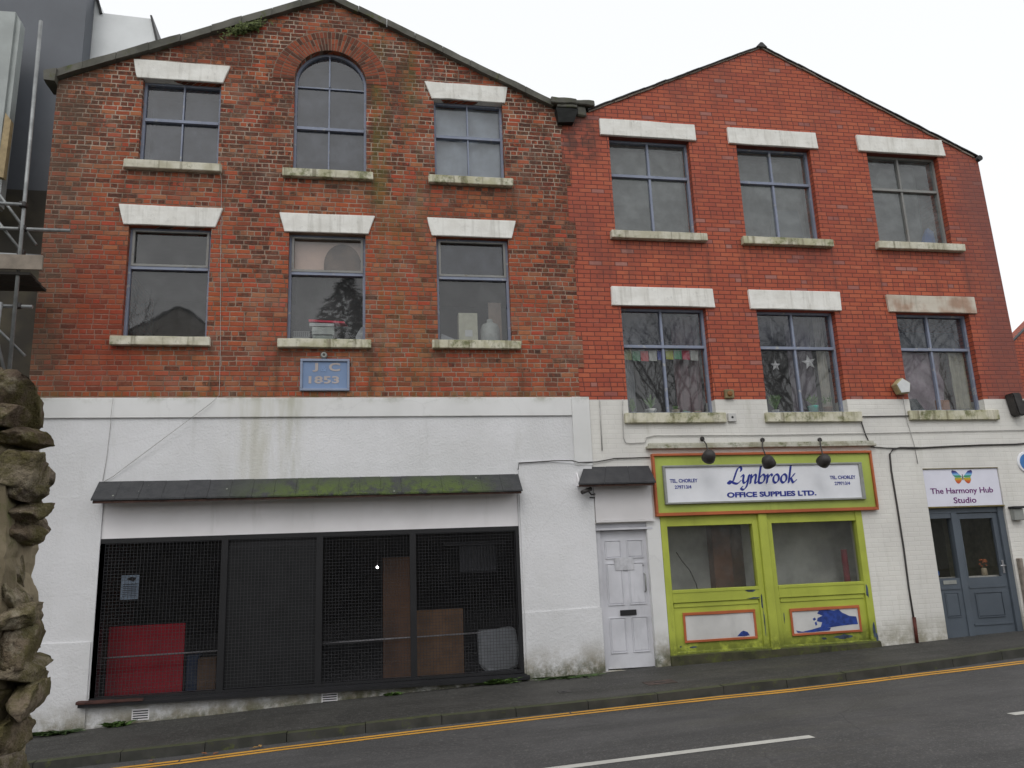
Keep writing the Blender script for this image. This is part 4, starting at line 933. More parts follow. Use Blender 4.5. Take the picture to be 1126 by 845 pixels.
s = MB(); s.prism([(bx - .006, bz + .04), (bx + .006, bz + .04), (bx + .008, bz - .05), (bx, bz - .065), (bx - .008, bz - .05)], yb - .002, yb); s.build('butterfly_body', M['black'], SS)

# ---- date plaque
PQ = empty('date_plaque', (-.6, -.03, 4.51), 'faded blue date plaque with raised frame under the middle mill window', 'plaque')
s = MB(); s.box(-.935, -.245, -.03, -.0005, 4.29, 4.735); s.build('board', M['plaque'], PQ)
s = MB()
for bb in ((-.955, -.225, 4.72, 4.76), (-.955, -.225, 4.265, 4.30), (-.955, -.92, 4.30, 4.72), (-.26, -.225, 4.30, 4.72)): s.box(bb[0], bb[1], -.055, -.001, bb[2], bb[3], .004)
s.build('frame', M['plaqueframe'], PQ)
text('lettering', 'J', .085, .14, -.735, 4.63, -.0305, M['fadedletter'], PQ, bold=.03); text('lettering', '&', .085, .09, -.61, 4.61, -.0305, mat_plain('faded_light_blue', (.25, .36, .58), .7), PQ, bold=.015); text('lettering', 'C', .17, .13, -.45, 4.635, -.0305, M['fadedletter'], PQ, bold=.03)
text('lettering', '1853', .45, .115, -.605, 4.435, -.0305, M['fadedletter'], PQ, bold=.03)
m = MB(); m.lathe((-.61, 0, 4.82), (0, -1, 0), [(0, .05), (.02, .052), (.05, .045), (.052, .02), (.02, .015)], 18); thing('lamp_bracket', m, M['signgrey'], 'small round grey lamp bracket on the brickwork just above the blue plaque', 'bracket')

# ---- wall fittings
m = MB(); cx, cz = 9.16, 4.33
pent = [(cx + .155 * math.cos(a), cz + .155 * math.sin(a)) for a in [R_(95 + 72 * k) for k in range(5)]]
m.prism(pent, -.14, .0); bmesh.ops.bevel(m.b, geom=m.b.edges[:], offset=.012, segments=1, affect='EDGES')
o = thing('alarm_box', m, mat_plain('yellowed_alarm_casing', (.42, .37, .2), .5, var=.2), 'five sided yellowed burglar alarm box left of the right lower window', 'alarm box')
m = MB(); m.prism([(cx + (px - cx) * .86, cz + (pz - cz) * .86) for px, pz in pent], -.149, -.1405); m.build('cover', mat_plain('white_alarm_cover', (.68, .69, .69), .4, var=.05), o)
m = MB(); m.box(5.88, 6.04, -.06, .0, 4.14, 4.29, .008); o = thing('sensor_box', m, mat_plain('brown_stained_box', (.26, .2, .1), .7), 'small square brownish box on the brick edge right of prayer-flag window', 'box')
m = MB(); m.lathe((5.96, -.06, 4.215), (0, -1, 0), [(0, .045), (.01, .045), (.015, .02)], 16); m.build('lens', mat_plain('rusty_lens', (.3, .12, .03), .5), o)
m = MB(); m.box(5.90, 6.04, -.05, .0, 3.75, 3.89, .006); o = thing('junction_box', m, M['whitepanel'], 'small white painted junction box at the sill end of prayer-flag window', 'box')
m = MB(); m.lathe((5.97, -.0515, 3.82), (0, -1, 0), [(-.002, .02), (.004, .018)], 10); m.build('screw_cover', M['black'], o)
m = MB(); m.prism([(11.24, 4.20), (11.42, 4.21), (11.49, 3.84), (11.46, 3.80), (11.33, 3.80), (11.30, 3.84)], -.20, .0); bmesh.ops.bevel(m.b, geom=m.b.edges[:], offset=.02, segments=2, affect='EDGES')
thing('bulkhead_lamp', m, M['lampgrey'], 'dark grey bulkhead lamp housing high at right end of cream wall', 'lamp')
m = MB(); m.box(11.60, 11.72, -.22, .0, 3.86, 4.12, .03); thing('wall_speaker', m, M['black'], 'black housing cut by right picture edge beside the grey bulkhead lamp', 'speaker')
m = MB(); m.box(10.95, 11.14, -.10, .0, 1.99, 2.19, .01); o = thing('flood_lamp', m, M['signgrey'], 'small square lamp with black visor right of the studio door', 'lamp')
MB().box(10.93, 11.16, -.14, -.0, 2.192, 2.23, .004).build('visor', M['black'], o)
m = MB(); m.lathe((11.46, 0, 2.99), (0, -1, 0), [(0, .19), (.02, .19), (.025, .18)], 32); o = thing('blue_round_sign', m, M['signwhite'], 'white edged blue sign cut off at the right end of cream wall', 'sign')
m = MB(); m.prism([(11.46 + .15 * math.cos(a), 2.99 + .15 * math.sin(a)) for a in [2 * math.pi * k / 24 for k in range(24)]], -.030, -.0255); m.build('blue_field', mat_plain('bright_blue_print', (.05, .2, .5), .4), o)
m = MB(); m.box(10.91, 10.98, -.08, -.0, .19, 1.36, .01); thing('timber_post', m, mat_plain('grey_brown_timber', (.30, .26, .22), .85, var=.25), 'short grey brown timber post against wall right of studio door', 'post')
# CCTV camera under the small canopy
C_ = empty('security_camera', (3.50, 0, 2.62), 'small dark security camera on bracket under the small door canopy', 'camera')
m = MB(); m.tube([(3.56, -.02, 2.70), (3.56, -.02, 2.56)], .014, 8); m.tube([(3.56, -.02, 2.62), (3.46, -.12, 2.60), (3.40, -.16, 2.66)], .012, 8); m.tube([(3.44, -.10, 2.56), (3.56, -.02, 2.56)], .01, 8); m.build('bracket', M['lampgrey'], C_)
m = MB(); m.tube([(3.45, -.14, 2.69), (3.28, -.24, 2.63)], .032, 12); m.build('body', M['lampgrey'], C_)

# ---- cables
def cable(pts, r, mat, label): return thing('cable', MB().tube(pts, r, 6), M[mat], label, 'cable')
def arcpts(c, r, a0, a1, y, n=7): return [(c[0] + r * math.cos(R_(a0 + (a1 - a0) * k / n)), y, c[1] + r * math.sin(R_(a0 + (a1 - a0) * k / n))) for k in range(n + 1)]
Yc = -.018
cable([(11.7, Yc, 3.34), (11.3, Yc, 3.31), (10.6, Yc, 3.305), (10.0, Yc, 3.29), (9.4, Yc, 3.27), (9.0, Yc, 3.28), (8.86, Yc, 3.25), (8.79, Yc, 3.17), (8.775, Yc, 2.9), (8.79, Yc, 2.3), (8.80, Yc, 1.6), (8.79, Yc, .95), (8.80, Yc, .47)], .015, 'cable', 'thick dark cable crossing right of the lime sign and dropping to the red pipe')
cable([(9.35, Yc - .004, 3.26), (8.75, Yc, 3.275), (8.46, Yc, 3.30), (8.38, Yc, 3.52), (8.34, Yc, 3.72), (8.37, Yc, 3.82), (9.27, Yc, 3.83)], .010, 'cable', 'dark cable rising from the lime sign corner to the sill of the star window')
cable([(4.11, Yc, 4.13), (4.09, Yc, 3.9), (4.08, Yc, 3.5), (4.11, Yc, 3.42), (4.2, Yc, 3.41), (4.44, Yc, 3.42), (4.46, Yc, 3.50), (4.60, Yc, 3.53), (6.5, Yc, 3.52), (8.3, Yc, 3.53), (10.2, Yc, 3.55), (11.7, Yc, 3.56)], .007, 'cablewhite', 'long thin cable over the lime sign running full width of cream wall')
cable([(2.34, Yc, 3.02), (2.35, -.05, 3.12), (2.9, -.055, 3.145), (3.2, -.07, 3.14), (3.3, -.075, 3.11), (3.6, -.03, 3.12), (3.9, -.02, 3.17), (4.5, -.02, 3.18)], .009, 'cable', 'dark cable above the small door canopy')
cable([(3.72, Yc, 4.12), (3.71, Yc, 3.3)], .009, 'cablewhite', 'short painted cable dropping beside the white corner pilaster')
cable([(-2.22, -.09, 7.72), (-2.21, -.012, 7.62), (-2.17, -.012, 6.2), (-2.12, -.012, 4.9), (-2.11, -.012, 4.20), (-2.2, -.065, 4.08), (-2.9, -.065, 3.5), (-3.5, -.02, 3.02), (-3.6, -.02, 2.96)], .004, 'cablewhite', 'thin pale wire hanging down brickwork and slanting over white render to the long canopy')
cable([(-3.55, -.062, 4.15), (-3.56, -.062, 3.87), (-3.57, -.012, 3.8), (-3.59, -.012, 3.3), (-3.62, -.012, 2.97)], .0035, 'cablewhite', 'thin wire dropping to left end of the long canopy')
cable([(9.2, Yc, 4.15), (9.22, Yc, 3.7), (9.28, Yc, 3.35), (9.3, Yc, 3.0)], .006, 'cablewhite', 'thin pale wire below the alarm box')
m = MB(); m.tube([(8.80, -.03, .50), (8.79, -.03, .05)], .028, 10); thing('down_pipe', m, M['rust'], 'short rust red pipe rising from pavement right of lime shopfront', 'pipe')

# ------------------------------------------------------------------ things on the window boards
ZL = 5.082
def book(x0, x1, y0, y1, z0, z1, c, name, label, cat, parts=None, group=None):
    o = thing(name, MB().box(x0, x1, y0, y1, z0, z1, .004), mat_plain(name + '_skin', c, .6, var=.1), label, cat, group)
    if parts:
        m = MB()
        for (a, b_, c_, d) in parts: m.box(a, b_, y0 - .003, y0 - .0004, c_, d)
        m.build('label_strip', M['black'], o)
    return o
book(-1.10, -.84, .22, .42, ZL - .012, 5.17, (.42, .42, .38), 'grey_box_file', 'pale grey box file at left of the middle mill window sill', 'box')
book(-1.10, -.84, .22, .42, 5.175, 5.27, (.25, .25, .24), 'slatted_crate', 'small slatted grey crate on the pale grey box file', 'crate', [(-1.09 + .03 * k, -1.075 + .03 * k, 5.185, 5.26) for k in range(8)])
book(-.80, -.49, .20, .44, ZL - .012, 5.20, (.40, .43, .38), 'green_grey_box_file', 'green grey box file, bottom of the stack under red folder', 'box')
book(-.81, -.47, .20, .44, 5.205, 5.34, (.52, .54, .50), 'white_box_file', 'white box file, second in the stack under red folder', 'box', [(-.79, -.5, 5.21, 5.218)])
book(-.85, -.47, .19, .42, 5.345, 5.40, (.62, .63, .62), 'white_ring_binder', 'white binder lying directly beneath the bright red folder', 'binder')
m = MB(); m.hexa([(-.86, .18, 5.42), (-.30, .18, 5.40), (-.26, .42, 5.42), (-.82, .42, 5.43), (-.86, .18, 5.455), (-.32, .18, 5.43), (-.42, .42, 5.50), (-.82, .42, 5.48)]); thing('red_folder', m, mat_plain('crimson_card', (.8, .03, .08), .5), 'bright red folder on top of the stack in middle mill window', 'folder')
m = MB(); m.hexa([(-.44, .2, ZL - .01), (-.13, .2, ZL - .01), (-.13, .4, ZL - .01), (-.44, .4, ZL - .01), (-.42, .22, 5.17), (-.13, .22, 5.12), (-.13, .4, 5.13), (-.42, .4, 5.19)]); thing('paper_pile', m, mat_plain('loose_papers', (.3, .31, .32), .8), 'low grey pile of papers right of the box file stack', 'papers')
m = MB(); m.prism([(-.13, ZL), (-.03, ZL), (-.03, 5.36), (-.06, 5.34), (-.14, 5.20)], .22, .34); thing('white_bag', m, mat_plain('white_polythene_bag', (.6, .6, .6), .4), 'white plastic bag at right corner of the middle mill window', 'bag')
m = MB(); m.box(-1.12, .0, .215, .23, 6.22, 6.84); thing('peach_reflection_board', m, mat_plain('peach_reflection_paint', (.72, .50, .40), .8, var=.06, sc=1), 'peach board added for the house reflection in the upper light of middle mill window', 'board')  # board added in place of a house reflection in the upper pane
m = MB(); m.prism([(-.35 + .29 * math.cos(a), 6.38 + .35 * math.sin(a)) for a in [math.pi * k / 16 for k in range(17)]] + [(-.64, 6.23), (-.06, 6.23)], .192, .213); thing('arch_reflection_board', m, mat_plain('brown_reflection_paint', (.17, .10, .06), .7, var=.3, sc=4), 'brown arch shaped board added for the reflected house against the peach board', 'board')  # arch added as part of the same house reflection
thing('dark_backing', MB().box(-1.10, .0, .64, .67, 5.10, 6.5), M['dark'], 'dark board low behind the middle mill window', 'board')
book(1.50, 1.81, .22, .40, ZL - .012, 5.62, (.50, .48, .36), 'tall_box_file', 'tall cream box file standing in the right mill window', 'box')
MB().box(1.60, 1.72, .2165, .2195, 5.22, 5.33).build('paper_label', M['whitepanel'], bpy.data.objects['tall_box_file'])
m = MB(); m.lathe((2.03, .33, ZL - .01), (0, 0, 1), [(0, .15), (.02, .16), (.30, .16), (.38, .13), (.42, .05), (.47, .05), (.475, .04)], 20); thing('plastic_jug', m, mat_plain('milky_jug_plastic', (.36, .37, .34), .45), 'milky plastic jug beside the tall cream box file', 'jug')
book(2.04, 2.26, .50, .52, ZL - .012, 5.90, (.33, .24, .18), 'cardboard_sheet', 'brown cardboard sheet standing behind the milky plastic jug', 'board')
m = MB(); m.hexa([(1.20, .2, ZL), (1.46, .2, ZL), (1.46, .38, ZL), (1.20, .38, ZL), (1.22, .24, 5.27), (1.46, .22, 5.16), (1.46, .38, 5.2), (1.22, .38, 5.29)]); thing('book_pile', m, mat_plain('grey_book_covers', (.28, .29, .3), .7), 'slumped grey books at left of right mill window', 'books')
# crumpled sheet behind the upper right mill window
def drape(x0, x1, z0, z1, y, amp, fx, nx=24, nz=16, diag=0.0, seed=0):
    m = MB(); V = [[m.b.verts.new((x0 + (x1 - x0) * i / nx, y + amp * math.sin(fx * (x0 + (x1 - x0) * i / nx) + diag * (j / nz) * 6 + seed) + amp * noise.noise(Vector((i * .35, j * .25 + seed, seed))), z0 + (z1 - z0) * j / nz)) for j in range(nz + 1)] for i in range(nx + 1)]
    for i in range(nx):
        for j in range(nz): f_ = m.b.faces.new((V[i][j], V[i + 1][j], V[i + 1][j + 1], V[i][j + 1])); f_.smooth = True
    r_ = bmesh.ops.solidify(m.b, geom=m.b.faces[:], thickness=.002)
    return m
thing('plastic_sheet', drape(1.16, 2.30, 7.93, 9.3, .21, .022, 9, diag=1.3), mat_plain('milky_plastic_sheet', (.62, .67, .74), .35, var=.05), 'crumpled milky plastic sheet behind the top right mill window', 'sheet')
thing('grey_blind', drape(-3.42, -2.32, 7.95, 9.3, .45, .004, 3), mat_plain('slate_grey_blind', (.15, .155, .17), .8), 'plain grey blind behind the top left mill window', 'blind')
thing('arched_window_blind', drape(-1.12, .0, 7.95, 10.05, .45, .006, 7), mat_plain('dark_grey_blind', (.115, .12, .13), .8), 'dark grey blind behind the arched gable window', 'blind')
# obscured upper right windows
thing('roller_blind', drape(4.18, 5.70, 7.1, 8.82, .42, .004, 2), mat_plain('grey_green_blind', (.27, .285, .275), .8), 'grey roller blind behind the top left window of the red building', 'blind')
thing('pale_roller_blind', drape(6.6, 8.04, 7.1, 8.82, .42, .004, 2), mat_plain('pale_grey_blind', (.30, .315, .31), .8), 'pale grey roller blind behind the top middle window of the red building', 'blind')
thing('half_blind', drape(9.22, 10.50, 7.1, 8.82, .42, .004, 2), mat_plain('cool_grey_blind', (.24, .255, .25), .8), 'grey blind stopping short of right edge in top right window', 'blind')
thing('leaning_panel', MB().prism([(7.25, 7.08), (7.95, 7.08), (7.86, 7.75), (7.35, 7.72)], .34, .38), mat_plain('dim_blue_grey_panel', (.12, .14, .15), .7), 'dim grey panel leaning inside the top middle window of the red building', 'panel')
m = MB(); m.prism([(10.30, 7.05), (10.62, 7.05), (10.60, 7.42), (10.50, 7.5), (10.42, 7.36)], .28, .36); thing('blue_bag', m, mat_plain('vivid_blue_bag', (.03, .12, .42), .5), 'vivid blue bag in bottom right corner of top right window', 'bag')
# prayer-flag window
PF = empty('prayer_flags', (4.95, .25, 5.03), 'string of small coloured prayer flags across left lower window of red building', 'flags')
cols = [(.35, .38, .2), (.12, .28, .16), (.5, .07, .07), (.55, .54, .5), (.07, .1, .4), (.45, .47, .08), (.06, .3, .14), (.48, .04, .08), (.5, .5, .46)]
for k, c in enumerate(cols):
    a = 4.26 + k * .148; m = MB(); z = 5.02 - .02 * math.sin(k * .8)
    m.hexa([(a, .20, z - .17), (a + .135, .206, z - .175), (a + .135, .209, z - .175), (a, .203, z - .17), (a, .20, z), (a + .135, .20, z), (a + .135, .203, z), (a, .203, z)])
    m.build('flag', mat_plain('flag_cloth', c, .8, var=.1), PF)
MB().tube([(4.22, .201, 5.03), (4.9, .201, 5.015), (5.66, .201, 5.03)], .004, 6).build('string', M['cablewhite'], PF)
def curtain(name, x0, x1, z0, z1, y, c, label, amp=.03, fx=45, diag=0.0):
    return thing(name, drape(x0, x1, z0, z1, y, amp, fx, 36, 14, diag), mat_plain(name + '_cloth', c, .85, var=.1), label, 'curtain')
curtain('mauve_curtain', 5.20, 5.66, 3.93, 5.66, .34, (.32, .19, .21), 'mauve curtain at right side of the prayer-flag window')
curtain('grey_net_curtain', 4.24, 4.44, 3.93, 5.0, .30, (.42, .44, .46), 'narrow grey net curtain at left side of the prayer-flag window')
curtain('cream_curtain', 7.84, 8.02, 3.95, 5.66, .25, (.66, .62, .52), 'narrow cream curtain at right side of the star window')
curtain('lilac_curtain', 7.36, 7.84, 3.95, 5.66, .38, (.32, .27, .32), 'lilac grey curtain behind right hanging star', amp=.03, fx=30)
curtain('silvery_curtain', 9.38, 10.30, 3.95, 5.05, .29, (.60, .48, .54), 'crumpled silvery mauve cloth filling the right lower window', amp=.03, fx=9, diag=2.2)
curtain('beige_curtain', 10.42, 10.74, 3.95, 5.05, .23, (.62, .58, .44), 'beige curtain at right side of the silvery cloth')
curtain('brown_patterned_curtain', 10.28, 10.44, 3.95, 5.05, .40, (.16, .11, .09), 'dark brown curtain between silvery cloth and beige curtain')
m = MB(); m.hexa([(9.36, .19, 3.95), (9.78, .19, 3.95), (9.78, .25, 3.95), (9.36, .25, 3.95), (9.36, .19, 4.17), (9.62, .19, 4.17), (9.62, .25, 4.17), (9.36, .25, 4.17)]); thing('dark_box', m, mat_plain('dark_slate_box', (.05, .06, .065), .5), 'dark sloping box in left corner of the silvery cloth window', 'box')
m = MB(); m.box(10.02, 10.28, .19, .24, 3.95, 4.15, .005); thing('terracotta_tile', m, mat_plain('terracotta_tile_glaze', (.36, .17, .1), .6), 'terracotta tile standing in the right lower window', 'tile')
thing('blind_band', drape(9.36, 10.74, 5.12, 5.45, .36, .003, 2), mat_plain('grey_green_band', (.2, .22, .21), .8), 'low grey green blind in upper lights above silvery cloth', 'blind')
def star(cx, cz, r, rot, label):
    P = [(cx + (r if k % 2 == 0 else r * .42) * math.cos(R_(rot + 36 * k)), cz + (r if k % 2 == 0 else r * .42) * math.sin(R_(rot + 36 * k))) for k in range(10)]
    m = MB(); c0 = m.b.verts.new((cx, .225, cz)); c1 = m.b.verts.new((cx, .275, cz)); v = [m.b.verts.new((px, .25, pz)) for px, pz in P]
    for k in range(10): m.b.faces.new((c0, v[k], v[(k + 1) % 10])); m.b.faces.new((c1, v[(k + 1) % 10], v[k]))
    o = thing('hanging_star', m, mat_plain('white_paper_star', (.7, .68, .68), .7, var=.05), label, 'ornament', 'stars hanging in the middle window')
    MB().tube([(cx, .25, cz + r * .9), (cx, .25, 5.64)], .0025, 5).build('thread', M['cablewhite'], o)
star(7.02, 4.78, .10, 90, 'small white star hanging at left in the middle lower window')
star(7.66, 4.84, .14, 100, 'larger white star hanging at right in the middle lower window')
def plant(cx, z0, pw, ph, pc, lh, n, label, spread=.16, lw=.02, y=.26):
    pot = MB(); pot.lathe((cx, y, z0), (0, 0, 1), [(0, pw * .38), (ph * .85, pw * .5), (ph, pw * .53), (ph, pw * .44), (ph * .8, pw * .4)], 18)
    e = empty('potted_plant', (cx, y, z0), label, 'plant', 'potted plants on the window boards'); setpar(pot.build('pot', mat_plain('pot_glaze', pc, .5, var=.1)), e)
    r2 = random.Random(int(cx * 100)); m = MB()
    for k in range(n):
        a = r2.uniform(0, 6.28); s_ = r2.uniform(.3, 1) * spread; h = lh * r2.uniform(.5, 1); b0 = Vector((cx, y, z0 + ph)); prev = None
        for j in range(6):
            u = j / 5; p = b0 + Vector((math.cos(a) * s_ * u ** 1.4, math.sin(a) * s_ * .5 * u ** 1.4, h * (u - .35 * u * u * (s_ / spread)))); w = lw * math.sin(math.pi * min(.98, u * .85 + .12))
            q = (m.b.verts.new(p + Vector((w, 0, 0))), m.b.verts.new(p + Vector((-w, 0, 0))))
            if prev: m.b.faces.new((prev[0], prev[1], q[1], q[0]))
            prev = q
    setpar(m.build('leaves', M['plantleaf']), e)
ZR = 3.912
plant(4.68, ZR, .19, .10, (.6, .6, .58), .34, 26, 'spiky plant in white pot in the prayer-flag window', .18, .012)
plant(4.36, ZR, .10, .06, (.3, .3, .28), .30, 16, 'small green plant in left corner of the prayer-flag window', .08)
plant(5.12, ZR, .13, .09, (.5, .42, .3), .10, 14, 'squat cream potted plant near middle of prayer-flag window', .07)
plant(5.28, ZR, .17, .05, (.3, .42, .44), .06, 10, 'low pale blue dish plant in the prayer-flag window', .06)
plant(5.50, ZR, .15, .06, (.38, .2, .12), .05, 8, 'low terracotta dish plant at right of prayer-flag window', .05)
plant(6.93, ZR, .12, .08, (.6, .6, .58), .36, 46, 'bushy green plant in small white pot left in star window', .17, .022)
plant(7.64, ZR, .18, .15, (.12, .38, .33), .24, 40, 'leafy plant in turquoise pot in the star window', .16, .022)
plant(7.92, ZR, .16, .13, (.2, .12, .08), .26, 40, 'green plant in brown pot at right of the star window', .12, .022)

# ------------------------------------------------------------------ left neighbour and scaffold
GN = empty('clad_building', (-8, 1, 0), 'tall dark grey clad building left of the mill with stone base', 'building')
m = MB(); m.box(-16, -4.75, 1.0, 1.35, 7.80, 15.0); m.build('clad_wall', M['clad'], GN)
m = MB(); m.box(-16, -4.66, .96, 1.35, -.8, 7.80); m.build('stone_base', M['stonedark'], GN)
m = MB(); m.prism([(-5.003, 8.219), (-2.680, 8.219), (-3.672, 10.917), (-3.806, 11.453), (-4.636, 11.489), (-4.779, 11.882), (-5.003, 11.882)], 1.4, 8.0); PW = empty('pale_building', (-4.2, 1.4, 0), 'pale grey walled building rising behind the left roof slope', 'building'); setpar(m.build('wall', M['cladwhite']), PW)
m = MB(); m.prism([(-3.823, 11.507), (-3.788, 11.507), (-3.448, 10.185), (-3.502, 10.185)], 1.37, 8.0); m.prism([(-4.788, 12.061), (-4.824, 12.061), (-4.663, 11.453), (-4.619, 11.471)], 1.36, 1.398); setpar(m.build('roof_edge', M['black']), PW)
m = MB(); m.prism([(-6.6, 7.2), (-5.50, 7.2), (-5.49, 10.50), (-6.6, 10.48)], .2, .5); m.prism([(-5.499, 7.2), (-5.44, 7.2), (-5.42, 10.36), (-5.489, 10.49)], .25, .42)
thing('metal_hood', m, mat_plain('pale_green_grey_sheet', (.40, .43, .42), .5, var=.12, sc=2), 'pale sheet metal hood on the dark grey clad wall', 'hood')
thing('timber_plank', MB().prism([(-5.46, 7.6), (-5.36, 7.58), (-5.34, 8.54), (-5.43, 8.66)], .1, .2), M['timber'], 'upright yellow timber plank at far left below the metal hood', 'plank')
SC = empty('scaffolding', (-5, -.8, 0), 'galvanised tube scaffold with boards against the left stone wall', 'scaffolding')
ys = -.8
def pole(p, q, r=.026, m_='steel'): setpar(MB().tube([p, q], r, 10).build('pole', M[m_]), SC)
pole((-4.69, ys, 9.66), (-4.63, ys, 4.0)); pole((-4.63, ys, 4.0), (-4.62, ys, -.35)); pole((-4.92, ys - .05, -.35), (-4.80, ys - .05, 5.3), .024)
pole((-6.4, ys - .055, 6.76), (-4.66, ys - .055, 6.72)); pole((-6.4, ys + .055, 6.41), (-4.06, ys + .055, 6.405)); pole((-6.4, ys + .055, 5.30), (-4.45, ys + .055, 5.28))
pole((-5.3, ys + .11, 7.30), (-4.50, ys + .11, 6.20), .02); pole((-5.3, ys + .11, 6.9), (-4.62, ys + .11, 6.02), .02); pole((-5.2, ys + .1, 5.3), (-4.5, ys + .1, 4.6), .02)
pole((-4.64, ys, 4.2), (-5.2, ys, 6.0), .022); pole((-4.6, .3, 5.3), (-4.6, .3, -.35), .022); pole((-6.4, .3, 6.45), (-4.60, .3, 6.42), .022)
for p in ((-4.66, ys - .03, 6.73), (-4.66, ys + .03, 6.41), (-4.63, ys, 4.22), (-4.63, ys + .05, 5.29), (-4.66, ys + .06, 6.06)):
    setpar(MB().box(p[0] - .045, p[0] + .045, p[1] - .045, p[1] + .045, p[2] - .04, p[2] + .04, .012).build('coupler', M['lampgrey']), SC)
setpar(MB().box(-6.4, -4.32, ys - .10, ys - .06, 5.76, 5.97, .005).build('toe_board', M['plank']), SC)
for k in range(3): setpar(MB().box(-6.4, -4.48 - .02 * k, ys - .05 + k * .24, ys + .17 + k * .24, 5.70, 5.74, .004).build('platform_board', M['darkplank']), SC)

# neighbour on the right
NB = empty('red_neighbour_house', (17, 3, 0), 'orange red brick house end just showing past the right edge', 'building')
def nbx(m, n): setpar(m.build(n, M['newbrick'] if n == 'wall' else M['slate']), NB)
nbx(MB().prism([(13.2, -.2), (16.6, -.2), (16.6, 7.2), (15.45, 6.30), (15.45, 4.9), (13.2, 4.9)], 4.0, 4.5), 'wall')
m = MB(); m.prism([(15.36, 6.24), (16.65, 7.25), (16.65, 7.28), (15.36, 6.27)], 3.98, 4.1); nbx(m, 'coping')

# ------------------------------------------------------------------ near rubble wall end, left foreground
t = NT('rubble_stone'); gi = t.n('ShaderNodeNewGeometry'); ri = gi.outputs['Random Per Island']; n1 = t.noise(17, 6, .75); n2 = t.noise(5, 4)
c = t.ramp(ri, [(0, (.17, .125, .095)), (.25, (.30, .24, .16)), (.5, (.40, .34, .25)), (.75, (.19, .15, .13)), (1, (.34, .27, .19))])
c = t.mix(t.map(n1, .45, .7, 0, .7), c, (.06, .047, .038, 1)); c = t.mix(t.map(t.noise(11, 5, .7), .52, .64, 0, .75), c, (.40, .35, .26, 1)); c = t.mix(t.map(n2, .48, .6, 0, .5), c, (.12, .08, .06, 1))
nz = t.sep(gi.outputs['Normal'])[2]
c = t.mix(t.math('MULTIPLY', t.map(t.noise(6, 6, .75), .42, .6), .7), c, t.mix(n1, (.06, .06, .014, 1), (.17, .15, .04, 1)))
pit = t.noise(60, 4, .7)
M['rubble'] = t.bsdf(c, .92, t.bump(t.math('ADD', n1, t.math('MULTIPLY', pit, .5)), 1.0, .04), .2)
_cube = bmesh.new(); bmesh.ops.create_cube(_cube, size=1.0); bmesh.ops.subdivide_edges(_cube, edges=_cube.edges[:], cuts=9, use_grid_fill=True)
_cube.verts.index_update(); CV = [v.co.copy() for v in _cube.verts]; CF = [[v.index for v in f.verts] for f in _cube.faces]; _cube.free()
def stone(b, c, s, seed):
    r2 = random.Random(seed); k8 = {(i, j, k): (r2.uniform(.72, 1.08), r2.uniform(.8, 1.05), r2.uniform(.72, 1.08)) for i in (-1, 1) for j in (-1, 1) for k in (-1, 1)}
    rot = Matrix.Rotation(r2.uniform(-.32, .32), 3, 'Y') @ Matrix.Rotation(r2.uniform(-.15, .15), 3, 'Z')
    off = Vector((r2.uniform(0, 50), r2.uniform(0, 50), r2.uniform(0, 50))); out = []
    pl = [(Vector((r2.gauss(0, 1), r2.gauss(0, 1), r2.gauss(0, 1))).normalized(), r2.uniform(.34, .56)) for _ in range(11)]
    for q in CV:
        f = Vector((0, 0, 0))
        for (i, j, k), m_ in k8.items():
            w = (.5 + i * q.x) * (.5 + j * q.y) * (.5 + k * q.z); f += Vector(m_) * w
        p = Vector((q.x * f.x, q.y * f.y, q.z * f.z)) * 1.12
        for n_, h_ in pl:
            e_ = p.dot(n_) - h_
            if e_ > 0: p = p - n_ * e_
        p = p + noise.noise_vector(p * 2.6 + off) * .06 + noise.noise_vector(p * 8 + off) * .040 + noise.noise_vector(p * 21 + off) * .016
        out.append(b.verts.new(rot @ Vector((p.x * s[0], p.y * s[1], p.z * s[2])) + Vector(c)))
    for f in CF: b.faces.new([out[i] for i in f])
rw = MB(); rw.b.free(); rw.b = bmesh.new(); seed = 1
z = -.42; r3 = random.Random(11)
# the right-hand edge of the wall end, from the ground up
EX = [(-.5, -1.28), (1.0, -1.235), (1.2, -1.215), (1.35, -1.235), (1.5, -1.225), (1.75, -1.31), (1.9, -1.235), (2.1, -1.245), (2.2, -1.275), (2.3, -1.335), (2.55, -1.36)]
while z < 2.32:
    h = r3.uniform(.08, .17)
    top = interp(z + h / 2, [e[0] for e in EX], [e[1] for e in EX]); x = top - .035 + r3.uniform(-.035, .02); k = 0
    while x > -2.9:
        w = r3.uniform(.07, .19) if k else r3.uniform(.09, .16)
        for yy0 in (-8.5, -8.32) if k < 2 else (-8.5,):
            sk = (yy0 + 12) / 3.5; hh = h * r3.uniform(.8, 1.12)
            if k and h > .13 and r3.random() < .45:      # two thin stones instead of one
                for q_ in (.26, .76): stone(rw.b, ((x - w / 2) * sk, yy0 + r3.uniform(-.0, .04), z + h * q_), (w * 1.12, .24, h * .56), seed); seed += 1
            else:
                stone(rw.b, ((x - w / 2) * sk, yy0 + r3.uniform(-.0, .04), z + h / 2 + r3.uniform(-.02, .02)), (w * 1.14, .24, hh * 1.16), seed); seed += 1
        x -= w; k += 1
    z += h * .96
for (x, zt) in ((-1.47, 2.48), (-1.62, 2.56), (-1.80, 2.60), (-2.0, 2.60), (-2.25, 2.62), (-2.5, 2.62)): stone(rw.b, (x, -8.42, zt - .09), (.22, .34, .24), seed); seed += 1
for f_ in rw.b.faces: f_.smooth = True
RW = empty('rubble_wall', (-2.4, -8.28, -.3), 'rough rubble stone wall end with moss close at left edge', 'wall')
setpar(rw.build('stones', M['rubble']), RW)
